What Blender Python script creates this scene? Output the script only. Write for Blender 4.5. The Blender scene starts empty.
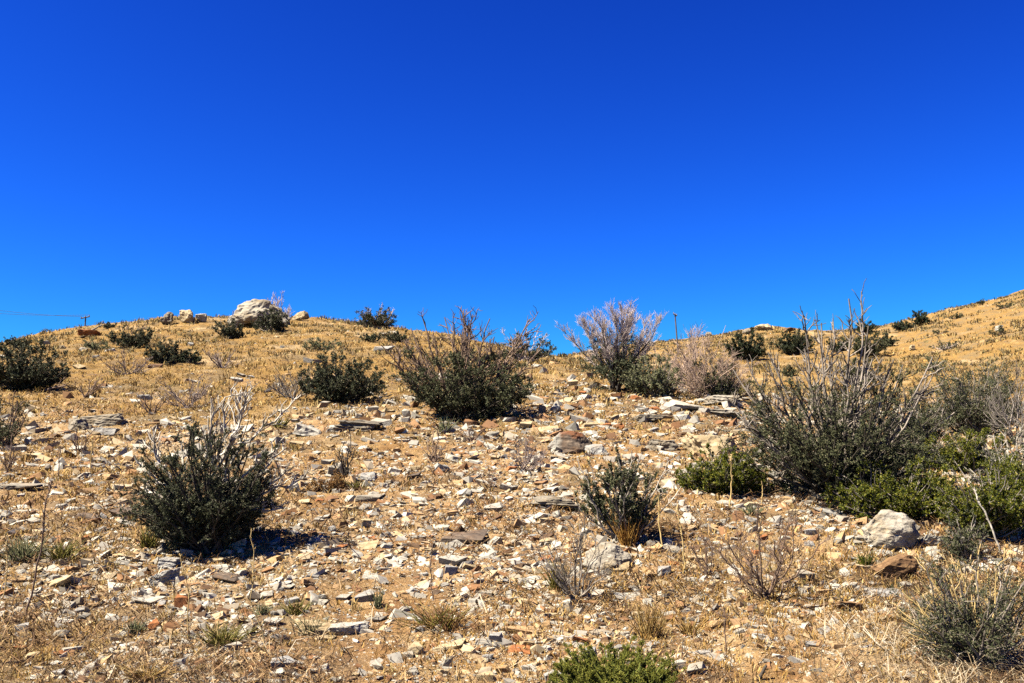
import bpy, math
import numpy as np
R = np.random.default_rng(7)
S = bpy.context.scene
COL = S.collection
F = 924.0                      # focal length of the photograph's lens in 1024-wide pixels
TH = math.radians(5.47)        # the camera looks slightly uphill
CT, ST = math.cos(TH), math.sin(TH)
EYE = 2.0
EXPO = 2.45                     # the photograph is exposed bright
AL = .48                       # overall reflectance of soil, stone and plants

# ------------------------------------------------------------------ noise
def _hash(ix, iy, s):
    n = (ix.astype(np.int64) * 374761393 + iy.astype(np.int64) * 668265263 + s * 974634777) & 0x7fffffff
    n = ((n ^ (n >> 13)) * 1274126177) & 0x7fffffff
    return ((n ^ (n >> 16)) & 0xffff) / 65535.0
def noise2(x, y, s=0):
    x = np.asarray(x, float); y = np.asarray(y, float)
    ix = np.floor(x); iy = np.floor(y); fx = x - ix; fy = y - iy
    fx = fx * fx * (3 - 2 * fx); fy = fy * fy * (3 - 2 * fy)
    a = _hash(ix, iy, s); b = _hash(ix + 1, iy, s); c = _hash(ix, iy + 1, s); d = _hash(ix + 1, iy + 1, s)
    return (a * (1 - fx) + b * fx) * (1 - fy) + (c * (1 - fx) + d * fx) * fy
def noise3(x, y, z, s=0):
    iz = np.floor(z); f = z - iz; f = f * f * (3 - 2 * f)
    a = noise2(x + iz * 13.37, y - iz * 7.77, s); c = noise2(x + (iz + 1) * 13.37, y - (iz + 1) * 7.77, s)
    return a * (1 - f) + c * f
def fbm(x, y, s=0, o=3):
    t = 0; amp = .5
    for k in range(o):
        t = t + amp * noise2(x * 2 ** k + 17.3 * k, y * 2 ** k - 9.1 * k, s + k); amp *= .5
    return t / (1 - .5 ** o)
def smooth(x, a, b):
    t = np.clip((x - a) / (b - a), 0, 1); return t * t * (3 - 2 * t)

# ------------------------------------------------------------------ terrain
# heights of the hillside surveyed as the rows (v) at which each distance shows, per column (u)
KN = [3, 4.7, 7.1, 10, 14.6, 20, 27, 35, 45, 60, 80, 110, 150, 200, 350, 700]
B0 = [905, 683, 551, 476, 418, 384]
PROF = {
 -900: [905, 684, 553, 478, 424, 396, 384, 385, 390, 395, 400, 404, 408, 412, 420, 428],
 -400: B0[:5] + [386, 371, 367, 369, 374, 380, 386, 392, 398, 408, 420],
 0: B0 + [362, 348, 345, 349, 356, 362, 368, 375, 395, 415],
 83: B0 + [360, 343, 333, 331, 337, 345, 352, 358, 390, 415],
 160: B0 + [359, 342, 329, 321, 326, 335, 345, 355, 390, 415],
 210: B0 + [358, 341, 328, 318.5, 320, 328, 338, 350, 390, 415],
 300: B0 + [358, 341, 328, 318.5, 319, 327, 337, 350, 390, 415],
 350: B0 + [359, 342, 331, 325, 329, 336, 345, 356, 390, 415],
 400: B0 + [359.5, 343, 332, 331, 337, 343, 350, 360, 390, 415],
 450: B0 + [360, 344, 338, 341, 347, 352, 358, 365, 390, 415],
 500: B0 + [360, 347, 347, 352, 357, 360, 362, 366, 390, 415],
 550: B0 + [362, 357, 360, 364, 363, 360, 358, 362, 385, 415],
 575: B0 + [363, 358.5, 362, 366, 364, 359, 357, 361, 385, 415],
 600: B0[:5] + [383.5, 372, 374, 376, 373, 362, 354, 352, 358, 380, 412],
 640: B0[:5] + [385, 382, 386, 386, 378, 362, 347, 343, 350, 375, 410],
 690: B0[:5] + [388, 388, 392, 390, 380, 362, 346, 339, 347, 373, 410],
 720: B0[:5] + [392, 394, 398, 394, 382, 362, 343, 332, 340, 370, 410],
 740: B0[:4] + [419, 395, 397, 400, 395, 382, 361, 338, 329.5, 338, 367, 408],
 765: B0[:4] + [420, 398, 400, 402, 396, 382, 360, 336, 322, 335, 365, 405],
 788: B0[:4] + [423, 402, 404, 405, 397, 382, 360, 338, 326, 338, 365, 405],
 812: B0[:4] + [425, 405, 407, 407, 398, 382, 360, 340, 333, 341, 365, 405],
 800: B0[:4] + [424, 404, 406, 406, 398, 382, 360, 340, 331, 340, 365, 405],
 850: B0[:4] + [428, 412, 412, 408, 398, 380, 357, 338, 330, 338, 362, 400],
 900: B0[:4] + [432, 418, 416, 410, 397, 376, 350, 328, 321, 330, 358, 400],
 950: B0[:3] + [480, 438, 424, 420, 411, 394, 368, 338, 314, 309, 320, 350, 395],
 1024: B0[:3] + [484, 442, 428, 420, 408, 388, 356, 320, 297, 292, 302, 335, 385],
 1100: B0[:3] + [486, 446, 430, 420, 404, 380, 340, 300, 272, 266, 280, 320, 380],
 1500: B0[:3] + [490, 446, 428, 408, 380, 345, 290, 232, 192, 182, 200, 270, 370],
 1900: B0[:3] + [490, 446, 424, 400, 368, 330, 270, 215, 180, 170, 190, 265, 370],
}
UG = np.arange(-900, 1901, 8.0)
LG = np.arange(math.log(3), math.log(700) + 1e-6, 0.02)
_us = sorted(PROF)
_T = np.array([np.interp(LG, np.log(KN), PROF[u]) for u in _us])
_T = np.array([np.interp(UG, _us, _T[:, j]) for j in range(len(LG))]).T
def _blur(a, sig, ax):
    r = int(sig * 3); k = np.exp(-.5 * (np.arange(-r, r + 1) / sig) ** 2); k /= k.sum()
    pad = [(0, 0), (0, 0)]; pad[ax] = (r, r); b = np.pad(a, pad, mode='reflect', reflect_type='odd')
    return np.apply_along_axis(lambda m: np.convolve(m, k, 'valid'), ax, b)
_T = _blur(_blur(_T, 2.5, 0), 4, 1)
_t = (341.5 - _T) / F
TAN = (ST + _t * CT) / (CT - _t * ST)
PC = math.radians(52)
def H(x, y):
    x = np.asarray(x, float); y = np.asarray(y, float)
    phi = np.arctan2(x, y); r = np.hypot(x, y)
    pc = np.clip(phi, -PC, PC); Y = np.maximum(r * np.cos(pc), 1e-3); a = np.tan(pc)
    ly = np.log(np.clip(Y, 3, 690)); u = 512 + a * F
    fu = np.clip((u - UG[0]) / 8, 0, len(UG) - 1.001); fl = np.clip((ly - LG[0]) / .02, 0, len(LG) - 1.001)
    iu = fu.astype(int); il = fl.astype(int); fu = fu - iu; fl = fl - il
    t = (TAN[iu, il] * (1 - fu) + TAN[iu + 1, il] * fu) * (1 - fl) + (TAN[iu, il + 1] * (1 - fu) + TAN[iu + 1, il + 1] * fu) * fl
    z = EYE + Y * t
    plane = 0.15 * Y
    z = np.where(Y < 4.5, plane + (z - plane) * smooth(Y, 2.6, 4.5), z)
    back = smooth(np.abs(phi), math.radians(60), math.radians(125))
    z = z * (1 - back) + back * (0.05 - 0.04 * r)
    k = smooth(r, 1.5, 5)
    z = z + k * (.16 * (fbm(x * .35, y * .35, 3) - .5) + .13 * (fbm(x * 1.3, y * 1.3, 9) - .5) + .05 * (fbm(x * 4.5, y * 4.5, 21) - .5))
    z = z + smooth(r, 14, 26) * (.16 * (fbm(x * 1.7, y * .9, 61, 3) - .5) + .10 * (fbm(x * 4., y * 2., 71, 2) - .5))
    z = z + smooth(r, 25, 60) * 1.1 * (fbm(x * .16, y * .16, 31, 4) - .5)
    z = z + smooth(r, 70, 120) * 1.6 * (fbm(x * .07, y * .07, 41, 4) - .5)
    return z
YS = np.geomspace(2.6, 500, 2600)
def ray(u, v):
    s = (u - 512) / F; t = (341.5 - v) / F; den = CT - t * ST
    return s / den, (ST + t * CT) / den            # x/y, z/y
def hit(u, v):
    a, b = ray(u, v)
    z = H(a * YS, YS); g = z - (EYE + b * YS)
    w = np.nonzero(g > 0)[0]
    if len(w) == 0: i = int(np.argmax(g[YS > 15])) + int((YS <= 15).sum())
    else: i = w[0]
    Y = YS[i]; x = a * Y
    return float(x), float(Y), float(H(x, Y))
def project(x, y, z):
    d = y * CT + (z - EYE) * ST; h = -y * ST + (z - EYE) * CT
    return 512 + F * x / d, 341.5 - F * h / d

# ------------------------------------------------------------------ mesh + naming helpers
def build(name, V, Fs, mat, parent=None, smooth_=True, loc=None):
    V = np.asarray(V, np.float32)
    if not isinstance(Fs, list): Fs = [Fs]
    Fs = [np.asarray(f, np.int32) for f in Fs if len(f)]
    me = bpy.data.meshes.new(name)
    me.vertices.add(len(V)); me.vertices.foreach_set('co', V.ravel())
    li = np.concatenate([f.ravel() for f in Fs])
    tot = np.concatenate([np.full(len(f), f.shape[1], np.int32) for f in Fs])
    st = np.concatenate([[0], np.cumsum(tot)[:-1]]).astype(np.int32)
    me.loops.add(len(li)); me.loops.foreach_set('vertex_index', li)
    me.polygons.add(len(tot)); me.polygons.foreach_set('loop_start', st)
    me.polygons.foreach_set('use_smooth', np.full(len(tot), smooth_, bool))
    me.update(calc_edges=True); me.validate()
    me.materials.append(mat)
    o = bpy.data.objects.new(name, me); COL.objects.link(o)
    if parent: o.parent = parent
    if loc is not None: o.location = loc
    return o
def tag(o, label=None, cat=None, group=None, kind=None):
    if label: o['label'] = label
    if cat: o['category'] = cat
    if group: o['group'] = group
    if kind: o['kind'] = kind
    return o
def empty(name, loc, label, cat, group=None):
    o = bpy.data.objects.new(name, None); o.empty_display_size = .2; COL.objects.link(o); o.location = loc
    return tag(o, label, cat, group)
def nrm(v): return v / np.maximum(np.linalg.norm(v, axis=-1, keepdims=True), 1e-9)
def rvec(n):
    return nrm(R.normal(size=(n, 3)))

# ------------------------------------------------------------------ materials
def newmat(name, rough=.9):
    m = bpy.data.materials.new(name); m.use_nodes = True
    nt = m.node_tree; b = nt.nodes['Principled BSDF']
    b.inputs['Roughness'].default_value = rough; b.inputs['Specular IOR Level'].default_value = .2
    return m, nt, b
def N(nt, typ, **kw):
    n = nt.nodes.new(typ)
    for k, v in kw.items():
        if k.startswith('i_'): n.inputs[k[2:].replace('_', ' ')].default_value = v
        else: setattr(n, k, v)
    return n
def ramp(nt, stops, src, interp='LINEAR'):
    r = nt.nodes.new('ShaderNodeValToRGB'); e = r.color_ramp.elements; r.color_ramp.interpolation = interp
    while len(e) < len(stops): e.new(.5)
    for el, (p, c) in zip(e, stops):
        el.position = p; el.color = (*c, 1) if len(c) == 3 else c
    nt.links.new(src, r.inputs[0]); return r.outputs[0]
def mix(nt, a, b, fac, mode='MIX'):
    m = nt.nodes.new('ShaderNodeMix'); m.data_type = 'RGBA'; m.blend_type = mode
    for sock, v in ((m.inputs[0], fac), (m.inputs[6], a), (m.inputs[7], b)):
        if isinstance(v, (int, float)): sock.default_value = v
        elif isinstance(v, tuple): sock.default_value = (*v, 1)
        else: nt.links.new(v, sock)
    return m.outputs[2]
def objnoise(nt, scale, detail=5, rough=.6, world=False, vec=None):
    n = N(nt, 'ShaderNodeTexNoise'); n.inputs['Scale'].default_value = scale
    n.inputs['Detail'].default_value = detail; n.inputs['Roughness'].default_value = rough
    if vec is None:
        if world: g = N(nt, 'ShaderNodeNewGeometry'); vec = g.outputs['Position']
        else: t = N(nt, 'ShaderNodeTexCoord'); vec = t.outputs['Object']
    nt.links.new(vec, n.inputs['Vector']); return n.outputs[0]

def island_mat(name, stops, rough=.85, transl=0., noise_scale=None, al=None):
    m, nt, b = newmat(name, rough)
    g = N(nt, 'ShaderNodeNewGeometry')
    c = ramp(nt, stops, g.outputs['Random Per Island'])
    if noise_scale:
        n = objnoise(nt, noise_scale, 4, .6, world=True)
        c = mix(nt, c, ramp(nt, [(.3, (.62, .62, .62)), (.7, (1.15, 1.12, 1.05))], n), .6, 'MULTIPLY')
    c = mix(nt, c, (al or AL,) * 3, 1., 'MULTIPLY')
    nt.links.new(c, b.inputs['Base Color'])
    if transl:
        t = N(nt, 'ShaderNodeBsdfTranslucent'); nt.links.new(c, t.inputs[0])
        mx = N(nt, 'ShaderNodeMixShader'); mx.inputs[0].default_value = transl
        nt.links.new(b.outputs[0], mx.inputs[1]); nt.links.new(t.outputs[0], mx.inputs[2])
        nt.links.new(mx.outputs[0], nt.nodes['Material Output'].inputs[0])
    return m
LEAF = {
 'juniper': island_mat('juniper_leaf', [(0, (.018, .026, .011)), (.5, (.046, .058, .028)), (.85, (.092, .102, .054)), (1, (.17, .155, .09))], .7, .12, None, .5),
 'grey': island_mat('grey_green_leaf', [(0, (.025, .035, .014)), (.5, (.068, .08, .036)), (.85, (.125, .13, .066)), (1, (.20, .185, .11))], .75, .15, None, .5),
 'olive': island_mat('olive_leaf', [(0, (.06, .08, .035)), (.5, (.16, .175, .09)), (1, (.30, .285, .16))], .75, .15, None, .5),
 'dark': island_mat('evergreen_leaf', [(0, (.012, .02, .010)), (.5, (.028, .042, .018)), (1, (.065, .08, .03))], .6, .1, None, .5),
 'bright': island_mat('fresh_leaf', [(0, (.03, .05, .005)), (.5, (.10, .125, .011)), (.85, (.22, .225, .02)), (1, (.32, .28, .04))], .6, .35, None, .5),
 'moss': island_mat('soft_green_leaf', [(0, (.08, .095, .012)), (.5, (.175, .19, .026)), (.9, (.28, .28, .045)), (1, (.36, .31, .07))], .65, .25, None, .5),
 'yellow': island_mat('yellow_green_leaf', [(0, (.10, .10, .02)), (.6, (.20, .18, .035)), (1, (.33, .27, .07))], .7, .2, None, .5),
 'straw': island_mat('straw_blade', [(0, (.30, .17, .05)), (.4, (.46, .29, .09)), (.8, (.58, .42, .17)), (1, (.66, .54, .30))], .8, .25),
 'amber': island_mat('amber_blade', [(0, (.20, .09, .02)), (.5, (.46, .24, .05)), (1, (.66, .42, .12))], .8, .2),
 'brown': island_mat('brown_blade', [(0, (.10, .05, .02)), (.5, (.24, .12, .04)), (1, (.40, .24, .08))], .8, .15),
}
def woodmat(name, c1, c2, scale=9):
    m, nt, b = newmat(name, .85)
    n = objnoise(nt, scale, 5, .65)
    nt.links.new(mix(nt, ramp(nt, [(.35, c1), (.65, c2)], n), (AL, AL, AL), 1., 'MULTIPLY'), b.inputs['Base Color'])
    return m
WOOD = {
 'dark': woodmat('dark_bark', (.035, .03, .026), (.10, .085, .07)),
 'grey': woodmat('grey_bark', (.16, .14, .125), (.36, .32, .29)),
 'pale': woodmat('bleached_wood', (.16, .135, .115), (.80, .75, .67), 9),
 'mauve': woodmat('mauve_twig', (.46, .38, .37), (.76, .65, .64)),
 'green': woodmat('green_stem', (.07, .09, .015), (.16, .19, .035)),
 'dusky': woodmat('dusky_twig', (.15, .11, .105), (.34, .275, .26)),
 'pink': woodmat('pinkish_twig', (.36, .25, .20), (.62, .48, .40)),
 'brown': woodmat('brown_twig', (.10, .065, .05), (.26, .18, .14)),
 'mixed': woodmat('weathered_stem', (.05, .04, .035), (.40, .35, .31), 5),
 'straw': woodmat('dry_stem', (.42, .30, .12), (.62, .48, .24)),
 'pole': woodmat('pole_timber', (.07, .05, .04), (.15, .11, .085), 2),
}
# ------------------------------------------------------------------ curves -> tubes, twigs, leaves
def grow(st, tgt, n, wob, arch=0.):
    """quadratic curves from st to tgt (M,3) with n points, bent upward/outward and wobbled"""
    M = len(st); t = np.linspace(0, 1, n)[None, :, None]
    L = np.linalg.norm(tgt - st, axis=1)[:, None, None]
    c = (st + tgt) / 2
    c[:, 2] -= arch * L[:, 0, 0]
    P = (1 - t) ** 2 * st[:, None] + 2 * t * (1 - t) * c[:, None] + t ** 2 * tgt[:, None]
    w = np.cumsum(R.normal(size=(M, n, 3)), 1) * L * wob / math.sqrt(n)
    w -= w[:, :1]
    return P + w
def kids(P, n, t0, t1, ln, npt, spread, up, wob):
    M, K, _ = P.shape; i = R.integers(0, M, n); t = R.uniform(t0, t1, n) * (K - 1)
    k = np.minimum(t.astype(int), K - 2); f = (t - k)[:, None]
    p = P[i, k] * (1 - f) + P[i, k + 1] * f
    tg = nrm(P[i, k + 1] - P[i, k])
    d = nrm(tg * (1 - spread) + rvec(n) * spread + np.array([0, 0, up]))
    l = ln * R.uniform(.5, 1.25, n) * (1.15 - .5 * t / (K - 1))
    return grow(p, p + d * l[:, None], npt, wob)
def tubes(P, r0, r1, k=4):
    M, n, _ = P.shape
    r0 = np.broadcast_to(np.asarray(r0, float), (M,)); r1 = np.broadcast_to(np.asarray(r1, float), (M,))
    T = np.gradient(P, axis=1); T = nrm(T)
    ref = np.where(np.abs(T[:, :1, 2:3]) > .8, np.array([1., .3, 0]), np.array([.2, 0., 1]))
    A = nrm(np.cross(T, np.broadcast_to(ref, T.shape))); B = np.cross(T, A)
    an = np.arange(k) * 2 * math.pi / k
    rad = (r0[:, None] + (r1 - r0)[:, None] * np.linspace(0, 1, n)[None])[:, :, None, None]
    V = P[:, :, None] + rad * (A[:, :, None] * np.cos(an)[None, None, :, None] + B[:, :, None] * np.sin(an)[None, None, :, None])
    idx = np.arange(M * n * k).reshape(M, n, k)
    a = idx[:, :-1]; b = idx[:, 1:]
    q = np.stack([a, np.roll(a, -1, 2), np.roll(b, -1, 2), b], -1).reshape(-1, 4)
    return V.reshape(-1, 3), q
def join(parts):
    V = []; Fq = []; o = 0
    for v, f in parts:
        V.append(v); Fq.append(f + o); o += len(v)
    return np.concatenate(V), np.concatenate(Fq)
def leaves(P, n, L, wr, t0=.1, spread=.75, up=.15):
    M, K, _ = P.shape; i = R.integers(0, M, n); t = R.uniform(t0, 1, n) * (K - 1)
    k = np.minimum(t.astype(int), K - 2); f = (t - k)[:, None]
    p = P[i, k] * (1 - f) + P[i, k + 1] * f
    d = nrm(nrm(P[i, k + 1] - P[i, k]) * (1 - spread) + rvec(n) * spread + np.array([0, 0, up]))
    s = nrm(np.cross(d, rvec(n)))
    l = (L * R.uniform(.6, 1.35, n))[:, None]
    V = np.stack([p, p + d * l * .5 + s * l * wr, p + d * l, p + d * l * .5 - s * l * wr], 1).reshape(-1, 3)
    return V, np.arange(n * 4).reshape(n, 4)
def dome(n, W, D, Hh, inner=.5, zlo=.04, lob=None):
    d = rvec(n); d[:, 2] = np.abs(d[:, 2]) * 1.0 - .3
    d = nrm(d)
    ph = np.arctan2(d[:, 1], d[:, 0]); s = int(R.integers(1000)) if lob is None else lob
    lo = .74 + .36 * noise2(ph * 1.3 + 5, d[:, 2] * 2.2 + 3, s) + .1 * noise2(ph * 4, d[:, 2] * 6, s + 5)
    r = (inner + (1 - inner) * R.uniform(0, 1, n) ** .6) * lo
    p = d * r[:, None] * np.array([W / 2, D / 2, Hh * .62]) + np.array([0, 0, Hh * .40])
    for k, e in ((0, W / 2), (1, D / 2), (2, Hh)):
        q = np.percentile(np.abs(p[:, k]), 94); p[:, k] *= e / q; p[:, k] = np.where(np.abs(p[:, k]) > e, np.sign(p[:, k]) * (e + (np.abs(p[:, k]) - e) * .12), p[:, k])
    p[:, 2] = np.maximum(p[:, 2], zlo * Hh)
    return p

def place(u, v, wpx, hpx):
    global R
    R = np.random.default_rng(int(u * 1009 + v * 31 + wpx))       # every plant grows the same way each time
    x, Y, z = hit(u, v); s = Y / F
    return (x, Y, z), s, wpx * s, hpx * s

def shrub(name, label, u, v, wpx, hpx, leaf='grey', wood='dark', group=None, leafpx=2.6, cover=4., n0=None, tw=1.0,
          bare=None, inner=.5, depth=.9, wr=.24, cat='shrub', up=.15, leafup=.15, lenf=.24, crown='foliage', minleaf=0., spread=.75):
    """a leafy shrub: stems fan from the base, twigs carry many small leaves; bare = dict of leafless stems that stand clear"""
    loc, s, W, Hh = place(u, v, wpx, hpx)
    root = empty(name, (loc[0], loc[1], loc[2] - .02), label, cat, group)
    n0 = n0 or int(np.clip(wpx * .55, 10, 60)); D = W * depth
    tg = dome(n0, W * .95, D * .92, Hh * .92, inner)
    a = R.uniform(0, 6.28, n0); rr = R.uniform(0, .16, n0) * W
    st = np.stack([np.cos(a) * rr, np.sin(a) * rr, np.zeros(n0)], 1)
    P0 = grow(st, tg, 7, .07, .08)
    n1 = int(n0 * 7 * tw); P1 = kids(P0, n1, .25, 1, Hh * lenf, 5, .55, up, .1)
    n2 = int(n1 * 3); P2 = kids(P1, n2, .2, 1, Hh * lenf * .5, 4, .6, up, .1)
    P0[:, :, 2] = np.maximum(P0[:, :, 2], -.02)
    r = max(.006 * Hh + .004, .28 * s)
    wv = [tubes(P0, r * R.uniform(.8, 1.6, n0), r * .35, 5), tubes(P1, r * .45, r * .2, 3)]
    V, q = join(wv); build('stems', V, q, WOOD[wood], root)
    L = max(leafpx * s, minleaf)
    leafpx = leafpx * .68; L = max(leafpx * s, minleaf)
    n = int(1.15 * cover * wpx * hpx / (leafpx * leafpx * 2 * wr * .8))
    la = leaves(P2, int(n * .75), L, wr, .05, spread, leafup); lb = leaves(P1, int(n * .25), L, wr, .3, spread, leafup)
    V, q = join([la, lb]); V[:, 2] = np.maximum(V[:, 2], 0.)
    build(crown, V, q, LEAF[leaf], root)
    if bare: bare_stems(root, s, W, Hh, **bare)
    return root
def bare_stems(root, s, W, Hh, tips, wood='mixed', r=.9, name='bare_stem', kid=7, klen=.28, lvl2=5, base=.1, arch=.06, wob=.05, kup=.15):
    """tips: list of (dx_px, height_px[, start_dx, start_h]) from the root in photo pixels; each stem is a part"""
    for tp in tips:
        dx, h = tp[0], tp[1]
        sx, sh = (tp[2], tp[3]) if len(tp) > 2 else (dx * base, 0)
        dy = R.uniform(-.22, .22) * W
        st = np.array([[sx * s, dy * .3, sh * s]]); tg = np.array([[dx * s, dy, h * s]])
        Ln = float(np.linalg.norm(tg - st))
        P = grow(st, tg, 10, wob, arch)
        parts = [tubes(P, r * s * 1.0, r * s * .38, 5)]
        if kid:
            K1 = kids(P, kid, .25, .95, Ln * klen, 6, .5, kup, .12); parts.append(tubes(K1, r * s * .5, r * s * .22, 4))
            if lvl2:
                K2 = kids(K1, kid * lvl2 // 2, .2, .95, Ln * klen * .42, 4, .5, kup, .12); parts.append(tubes(K2, r * s * .3, r * s * .16, 3))
        V, q = join(parts); build(name, V, q, WOOD[wood], root)
def twiggy(name, label, u, v, wpx, hpx, wood='mauve', group=None, n0=14, n1=8, n2=5, r=.55, cat='dead shrub', inner=.65, flat=1., n3=0, depth=.9, up=.25, main=8):
    """a leafless shrub: main stems are parts, the fine twigs one crown part"""
    loc, s, W, Hh = place(u, v, wpx, hpx)
    root = empty(name, (loc[0], loc[1], loc[2] - .02), label, cat, group)
    main = n0 if n0 <= 14 else main
    tg = dome(n0, W, W * depth, Hh, inner); a = R.uniform(0, 6.28, n0)
    st = np.stack([np.cos(a) * .05 * W, np.sin(a) * .05 * W, np.zeros(n0)], 1)
    P0 = grow(st, tg, 8, .09, .06)
    if n0 <= 14:
        for i in range(n0):
            K1 = kids(P0[i:i + 1], n1, .2, 1, Hh * .36, 5, .5, up, .12); K2 = kids(K1, n1 * n2, .2, 1, Hh * .17, 4, .5, up, .12)
            V, q = join([tubes(P0[i:i + 1], r * s * 1.3, r * s * .5, 5), tubes(K1, r * s * .55, r * s * .28, 3), tubes(K2, r * s * .36, r * s * .2, 3)])
            build('branch', V, q, WOOD[wood], root)
        return root
    for i in range(min(main, n0)):
        V, q = tubes(P0[i:i + 1], r * s * 1.3, r * s * .5, 5); build('stem', V, q, WOOD[wood], root)
    parts = []
    if n0 > main: parts.append(tubes(P0[main:], r * s, r * s * .4, 4))
    P1 = kids(P0, n0 * n1, .2, 1, Hh * .36, 5, .5, up, .12); parts.append(tubes(P1, r * s * .55, r * s * .28, 3))
    P2 = kids(P1, n0 * n1 * n2, .2, 1, Hh * .17, 4, .5, up, .12); parts.append(tubes(P2, r * s * .36, r * s * .2, 3))
    V, q = join(parts); build('twigs', V, q, WOOD[wood], root)
    return root

# ================================================================== GROUND
def ground():
    f = np.radians(np.concatenate([np.arange(-180, -60, 4.), np.arange(-60, -36, .6), np.arange(-36, 36, .09), np.arange(36, 60, .6), np.arange(60, 180, 4.)]))
    r = np.concatenate([np.geomspace(.6, 3, 14)[:-1], np.concatenate([np.geomspace(3, 140, 900), np.geomspace(140, 900, 90)[1:]])])
    nf, nr = len(f), len(r)
    ph, rr = np.meshgrid(f, r); x = rr * np.sin(ph); y = rr * np.cos(ph)
    z = H(x.ravel(), y.ravel())
    V = np.stack([x.ravel(), y.ravel(), z], 1); V = np.concatenate([V, [[0, 0, float(H(0., .01))]]])
    i = np.arange(nr * nf).reshape(nr, nf); a = i[:-1]; b = i[1:]
    q = np.stack([a, b, np.roll(b, -1, 1), np.roll(a, -1, 1)], -1).reshape(-1, 4)
    q = q[:, ::-1]
    m, nt, bs = newmat('dry_hillside', .95); bs.inputs['Specular IOR Level'].default_value = .1
    g = N(nt, 'ShaderNodeNewGeometry'); pos = g.outputs['Position']
    n_big = objnoise(nt, .35, 4, .6, vec=pos); n_mid = objnoise(nt, 2.3, 6, .65, vec=pos); n_fine = objnoise(nt, 22, 5, .7, vec=pos); n_vf = objnoise(nt, 90, 3, .7, vec=pos)
    soil = ramp(nt, [(.25, (.15, .078, .034)), (.40, (.29, .165, .072)), (.55, (.42, .275, .135)), (.72, (.54, .41, .245))], n_mid)
    straw = ramp(nt, [(.32, (.10, .055, .018)), (.5, (.29, .175, .055)), (.68, (.49, .335, .125))], n_fine)
    sx = N(nt, 'ShaderNodeSeparateXYZ'); nt.links.new(pos, sx.inputs[0])
    mr = N(nt, 'ShaderNodeMapRange'); mr.inputs[1].default_value = 9; mr.inputs[2].default_value = 30; mr.inputs[3].default_value = -.12; mr.inputs[4].default_value = .42
    nt.links.new(sx.outputs[1], mr.inputs[0])
    ad = N(nt, 'ShaderNodeMath', operation='ADD'); nt.links.new(n_big, ad.inputs[0]); nt.links.new(mr.outputs[0], ad.inputs[1])
    msk = ramp(nt, [(.42, (0, 0, 0)), (.62, (1, 1, 1))], ad.outputs[0])
    c = mix(nt, soil, straw, msk)
    fine = ramp(nt, [(.3, (.45, .42, .40)), (.5, (1, 1, 1)), (.72, (1.35, 1.32, 1.28))], n_vf)
    c = mix(nt, c, fine, .75, 'MULTIPLY')
    # grey-brown litter in drifts
    n_lit = objnoise(nt, 1.1, 5, .7, vec=pos)
    c = mix(nt, c, (.12, .075, .045), ramp(nt, [(.56, (0, 0, 0)), (.68, (.75, .75, .75))], n_lit))
    n_hill = objnoise(nt, .5, 6, .72, vec=pos)
    c = mix(nt, c, (.20, .15, .085), ramp(nt, [(.48, (0, 0, 0)), (.6, (.8, .8, .8))], n_hill))
    n_h3 = objnoise(nt, .21, 6, .7, vec=pos)
    c = mix(nt, c, (.56, .43, .27), ramp(nt, [(.54, (0, 0, 0)), (.66, (.55, .55, .55))], n_h3))
    n_h2 = objnoise(nt, 1.6, 5, .7, vec=pos)
    c = mix(nt, c, (.15, .105, .07), ramp(nt, [(.55, (0, 0, 0)), (.66, (.7, .7, .7))], n_h2))
    # gravel
    vo = N(nt, 'ShaderNodeTexVoronoi', i_Scale=26.); vo.inputs['Randomness'].default_value = 1; nt.links.new(pos, vo.inputs['Vector'])
    sepc = N(nt, 'ShaderNodeSeparateColor'); nt.links.new(vo.outputs['Color'], sepc.inputs[0])
    near = ramp(nt, [(.0, (1, 1, 1)), (.22, (0, 0, 0))], vo.outputs['Distance'])
    pick = ramp(nt, [(.5, (0, 0, 0)), (.54, (1, 1, 1))], sepc.outputs[0])
    gm = mix(nt, near, pick, 1., 'MULTIPLY')
    gcol = ramp(nt, [(0, (.30, .19, .10)), (.4, (.48, .38, .27)), (1, (.62, .57, .5))], sepc.outputs[1])
    c = mix(nt, c, gcol, gm)
    c = mix(nt, c, (AL, AL, AL), 1., 'MULTIPLY')
    nt.links.new(c, bs.inputs['Base Color'])
    bm = N(nt, 'ShaderNodeBump', i_Strength=.9, i_Distance=.06); nt.links.new(n_fine, bm.inputs['Height'])
    b2 = N(nt, 'ShaderNodeBump', i_Strength=.7, i_Distance=.015); nt.links.new(n_vf, b2.inputs['Height']); nt.links.new(bm.outputs[0], b2.inputs['Normal'])
    nt.links.new(b2.outputs[0], bs.inputs['Normal'])
    o = build('ground', V, [q, np.stack([np.roll(i[0], -1), i[0], np.full(nf, nr * nf)], -1)], m, None, True)
    tag(o, 'dry stony hillside of orange soil and golden grass', 'hillside', kind='structure')
ground()

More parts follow.
